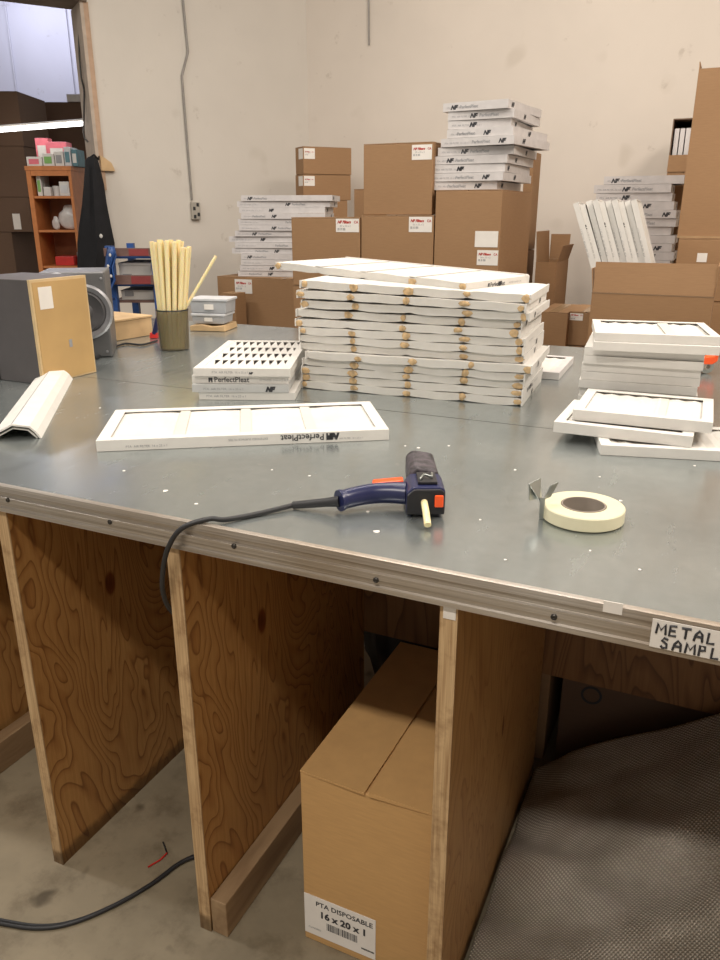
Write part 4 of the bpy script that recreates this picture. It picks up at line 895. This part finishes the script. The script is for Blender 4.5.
# bookshelf in the far room
dS = 5.9
a = ond(25, 166, dS); b_ = ond(70, 166, dS); sw2 = (b_ - a).length; ztS = a.z; bs = empty('bookshelf', (a.x, a.y, 0), YAW); tag(bs, 'orange wooden bookshelf in the far room', 'bookshelf')
dsx = .30; t = .02
m_ = MB(); m_.box(0, t * 1.6, 0, dsx, 0, ztS - .03).build('side_panel', 'shelf_orange', bs); MB().box(sw2 - t, sw2, 0, dsx, 0, ztS - .03).build('side_panel', 'shelf_orange', bs)
MB().box(-.004, sw2 + .004, -.004, dsx, ztS - .0295, ztS).build('top_board', 'shelf_orange', bs); MB().box(t * 1.7, sw2 - t, dsx - .012, dsx - .001, 0.001, ztS - .03).build('back_panel', 'shelf_inside', bs)
MB().box(t * 1.7, sw2 - t - .001, .0, .01, ztS - .065, ztS - .0298).build('top_rail', 'shelf_orange', bs)
zsh = [ond(40, 196, dS).z, ond(40, 230, dS).z, ond(40, 266, dS).z, .45, .05]
for z in zsh: MB().box(t * 1.7, sw2 - t - .001, .005, dsx - .013, z - .016, z).build('shelf_board', 'shelf_orange', bs)
sp_ = lambda x, y, z: tuple(Vector((a.x, a.y, 0)) + RT * x + FW * y + Vector((0, 0, z)))
PM = F / math.cos(P_) / dS
def item(name, x0, x1, y0, y1, mat, label, cat, y=.04, dpt=.16, z=None, extra=None, zoff=None):
    zb = z; w_ = (x1 - x0) / PM; h_ = (y1 - y0) / PM; o = empty(name, sp_((x0 - 25) / PM, y, zb + .0008), YAW); tag(o, label, cat)
    MB().box(0, w_, 0, dpt, 0, h_).build('body', mat, o, bevel=.003)
    if extra: MB().box(w_ * .15, w_ * .8, -.0025, -.0005, h_ * .2, h_ * .75).build('label', extra, o)
    return o
item('white_box', 26, 41, 157, 165.5, 'white_box', 'white box at the left end of the bookshelf top', 'box', z=ztS, extra='pink_box', y=.02)
item('pink_box', 40.5, 60, 142, 165.5, 'pink_box', 'pink printed box on top of the bookshelf', 'box', z=ztS, extra='white_box', y=.16, dpt=.12)
item('pink_box', 27, 40, 138, 165.5, 'pink_box', 'tall pink and white box at the back of the bookshelf top', 'box', z=ztS, extra='white_box', y=.2, dpt=.09)
item('cereal_box', 42, 53, 154, 165.5, 'white_box', 'white box with a green print on the bookshelf top', 'box', z=ztS, extra='green_print', y=.02, dpt=.12)
item('white_box', 53.5, 62, 152, 165.5, 'white_box', 'small white box with grey print in the middle of the bookshelf top', 'box', z=ztS, extra='ink_grey', y=.03)
item('striped_box', 62.5, 69, 148, 165.5, 'case_lid', 'pale box with a teal stripe near the right end of the bookshelf top', 'box', z=ztS, extra='teal_print', y=.04)
item('teal_box', 69.3, 75, 150, 165.5, 'teal_print', 'dark teal box at the right end of the bookshelf top', 'box', z=ztS, extra='white_box', y=.05)
item('binder', 32, 36.5, 176, 195.5, 'white_box', 'white upright box at the left of the upper shelf', 'box', z=zsh[0], extra='green_print')
item('white_box', 38, 45, 187, 195.5, 'plastic_bag', 'low pale bundle on the upper shelf', 'bundle', z=zsh[0])
item('white_box', 54, 64, 182, 195.5, 'white_box', 'white box with a blue mark on the upper shelf', 'box', z=zsh[0], extra='case_lid')
mg = MB().lathe([(0, 0), (.03, 0), (.034, .07), (.030, .07), (.027, .005), (0, .005)], (0, 0, 0), 20).build('cup', 'plastic_bag', loc=sp_((49 - 25) / PM, .1, zsh[0] + .0008), smooth=True); tag(mg, 'small pale cup standing on the upper shelf', 'cup')
def blob(name, px0, px1, hpx, z, mat, label, cat, ysq=.6):
    w_ = (px1 - px0) / PM / 2; h_ = hpx / PM; vs = []; fs = []; nu, nv = 18, 10; r = random.Random(hash(label) % 97 if False else len(label))
    for j in range(nv + 1):
        t_ = math.pi * j / nv
        for i in range(nu):
            a_ = 2 * math.pi * i / nu; rr_ = max(.001, math.sin(t_) ** .6) * (1 + .1 * math.sin(3 * a_ + j)); rr_ = rr_ if j < nv * .65 else rr_ * .75; rr_ = rr_ if j not in (0, nv) else 0.001
            vs.append((w_ * rr_ * math.cos(a_), w_ * ysq * rr_ * math.sin(a_), h_ * (.5 - .5 * math.cos(t_)) ))
    for j in range(nv):
        for i in range(nu): fs.append((j * nu + i, j * nu + (i + 1) % nu, (j + 1) * nu + (i + 1) % nu, (j + 1) * nu + i))
    o = MB().add(vs, fs).build(name, mat, smooth=True, loc=sp_(((px0 + px1) / 2 - 25) / PM, .13, z + .001), rz=YAW); return tag(o, label, cat)
blob('plastic_bag', 46, 68, 24, zsh[1], 'plastic_bag', 'crumpled white plastic bag on the middle shelf', 'bag')
blob('plastic_bag', 38, 46, 13, zsh[1], 'plastic_bag', 'small crumpled bag left of the larger one', 'bag')
item('red_can', 41, 60, 257, 266, 'red_plastic', 'red plastic tray on the lower shelf', 'tray', z=zsh[2])
bt = MB().lathe([(0, 0), (.028, 0), (.028, .09), (.012, .12), (.012, .15), (0, .15)], (0, 0, 0), 16).build('bottle', 'plastic_bag', loc=sp_((65 - 25) / PM, .1, zsh[2] + .0008), smooth=True); tag(bt, 'small pale bottle on the lower shelf', 'bottle')
# dark cartons in the far room, fluorescent lamp
def far_carton(x0, x1, y0, y1, d, label, mat='cardboard_dark', zb=None, lab=None):
    a_ = ond(x0, y1, d); b2 = ond(x1, y1, d); zt2 = ond((x0 + x1) / 2, y0, d).z; z0 = a_.z if zb is None else zb; w_ = (Vector((b2.x, b2.y, 0)) - Vector((a_.x, a_.y, 0))).length
    o = carton((a_.x, a_.y, z0), YAW, w_, .55, zt2 - z0 - .001, label, mat, front_label=lab, tape=False); return zt2
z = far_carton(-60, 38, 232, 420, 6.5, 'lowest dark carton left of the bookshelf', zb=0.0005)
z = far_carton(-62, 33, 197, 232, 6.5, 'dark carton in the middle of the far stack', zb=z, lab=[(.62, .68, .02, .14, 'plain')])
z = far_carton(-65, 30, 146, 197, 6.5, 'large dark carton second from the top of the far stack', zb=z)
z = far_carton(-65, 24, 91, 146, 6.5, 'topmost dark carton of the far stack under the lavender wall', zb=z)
z = 0.0005
for k, (y0, y1, lb) in enumerate(((260, 420, 'lowest brown carton behind the bookshelf'), (180, 260, 'middle brown carton behind the bookshelf'), (102, 180, 'topmost brown carton behind the bookshelf'))):
    z = far_carton(30, 92, y0, y1, 7.4, lb, zb=z)
a_ = ond(69, 119, 7.39)
carton((a_.x, a_.y, z), YAW, .16, .2, .06, 'pale small carton on top of the brown far cartons', 'white_box', tape=False)
l0 = ond(-10, 131, 6.0); l1 = ond(86, 123.5, 6.0); lam = empty('fluorescent_lamp', l1); tag(lam, 'bright white fluorescent tube hanging in the far room', 'lamp')
MB().tube([l0 - l1, Vector((0, 0, 0))], .013, 12).build('tube', 'lamp_tube', lam, smooth=True)
MB().tube([l0 - l1 + Vector((0, 0, .024)), Vector((0, 0, .024))], .009, 8).build('fixture_rail', 'white_box', lam)
for s_ in (.9, .97): q_ = (l0 - l1) * s_; MB().tube([q_ + Vector((0, 0, .034)), Vector((q_.x, q_.y, 4.2 - l1.z - .002))], .004, 6).build('hanging_wire', 'screw_dark', lam)
cw = [wq(80, 0, -.12), wq(79, 45, -.12), wq(81, 75, -.10), wq(84, 90, -.1), wq(84, 110, -.1), wq(84, 135, -.1), wq(88, 142, -.08)]

tag(MB().tube(bez(cw, 6), .006, 6).build('hanging_cable', 'screw_dark', smooth=True), 'thin dark cable hanging down in the far opening', 'cable')
hk = wq(97, 160, .0); tag(MB().tube([hk, hk - WN * .06, hk - WN * .07 + Vector((0, 0, .02))], .005, 8).build('coat_hook', 'screw_dark', smooth=True), 'small dark hook above the black jacket', 'hook')
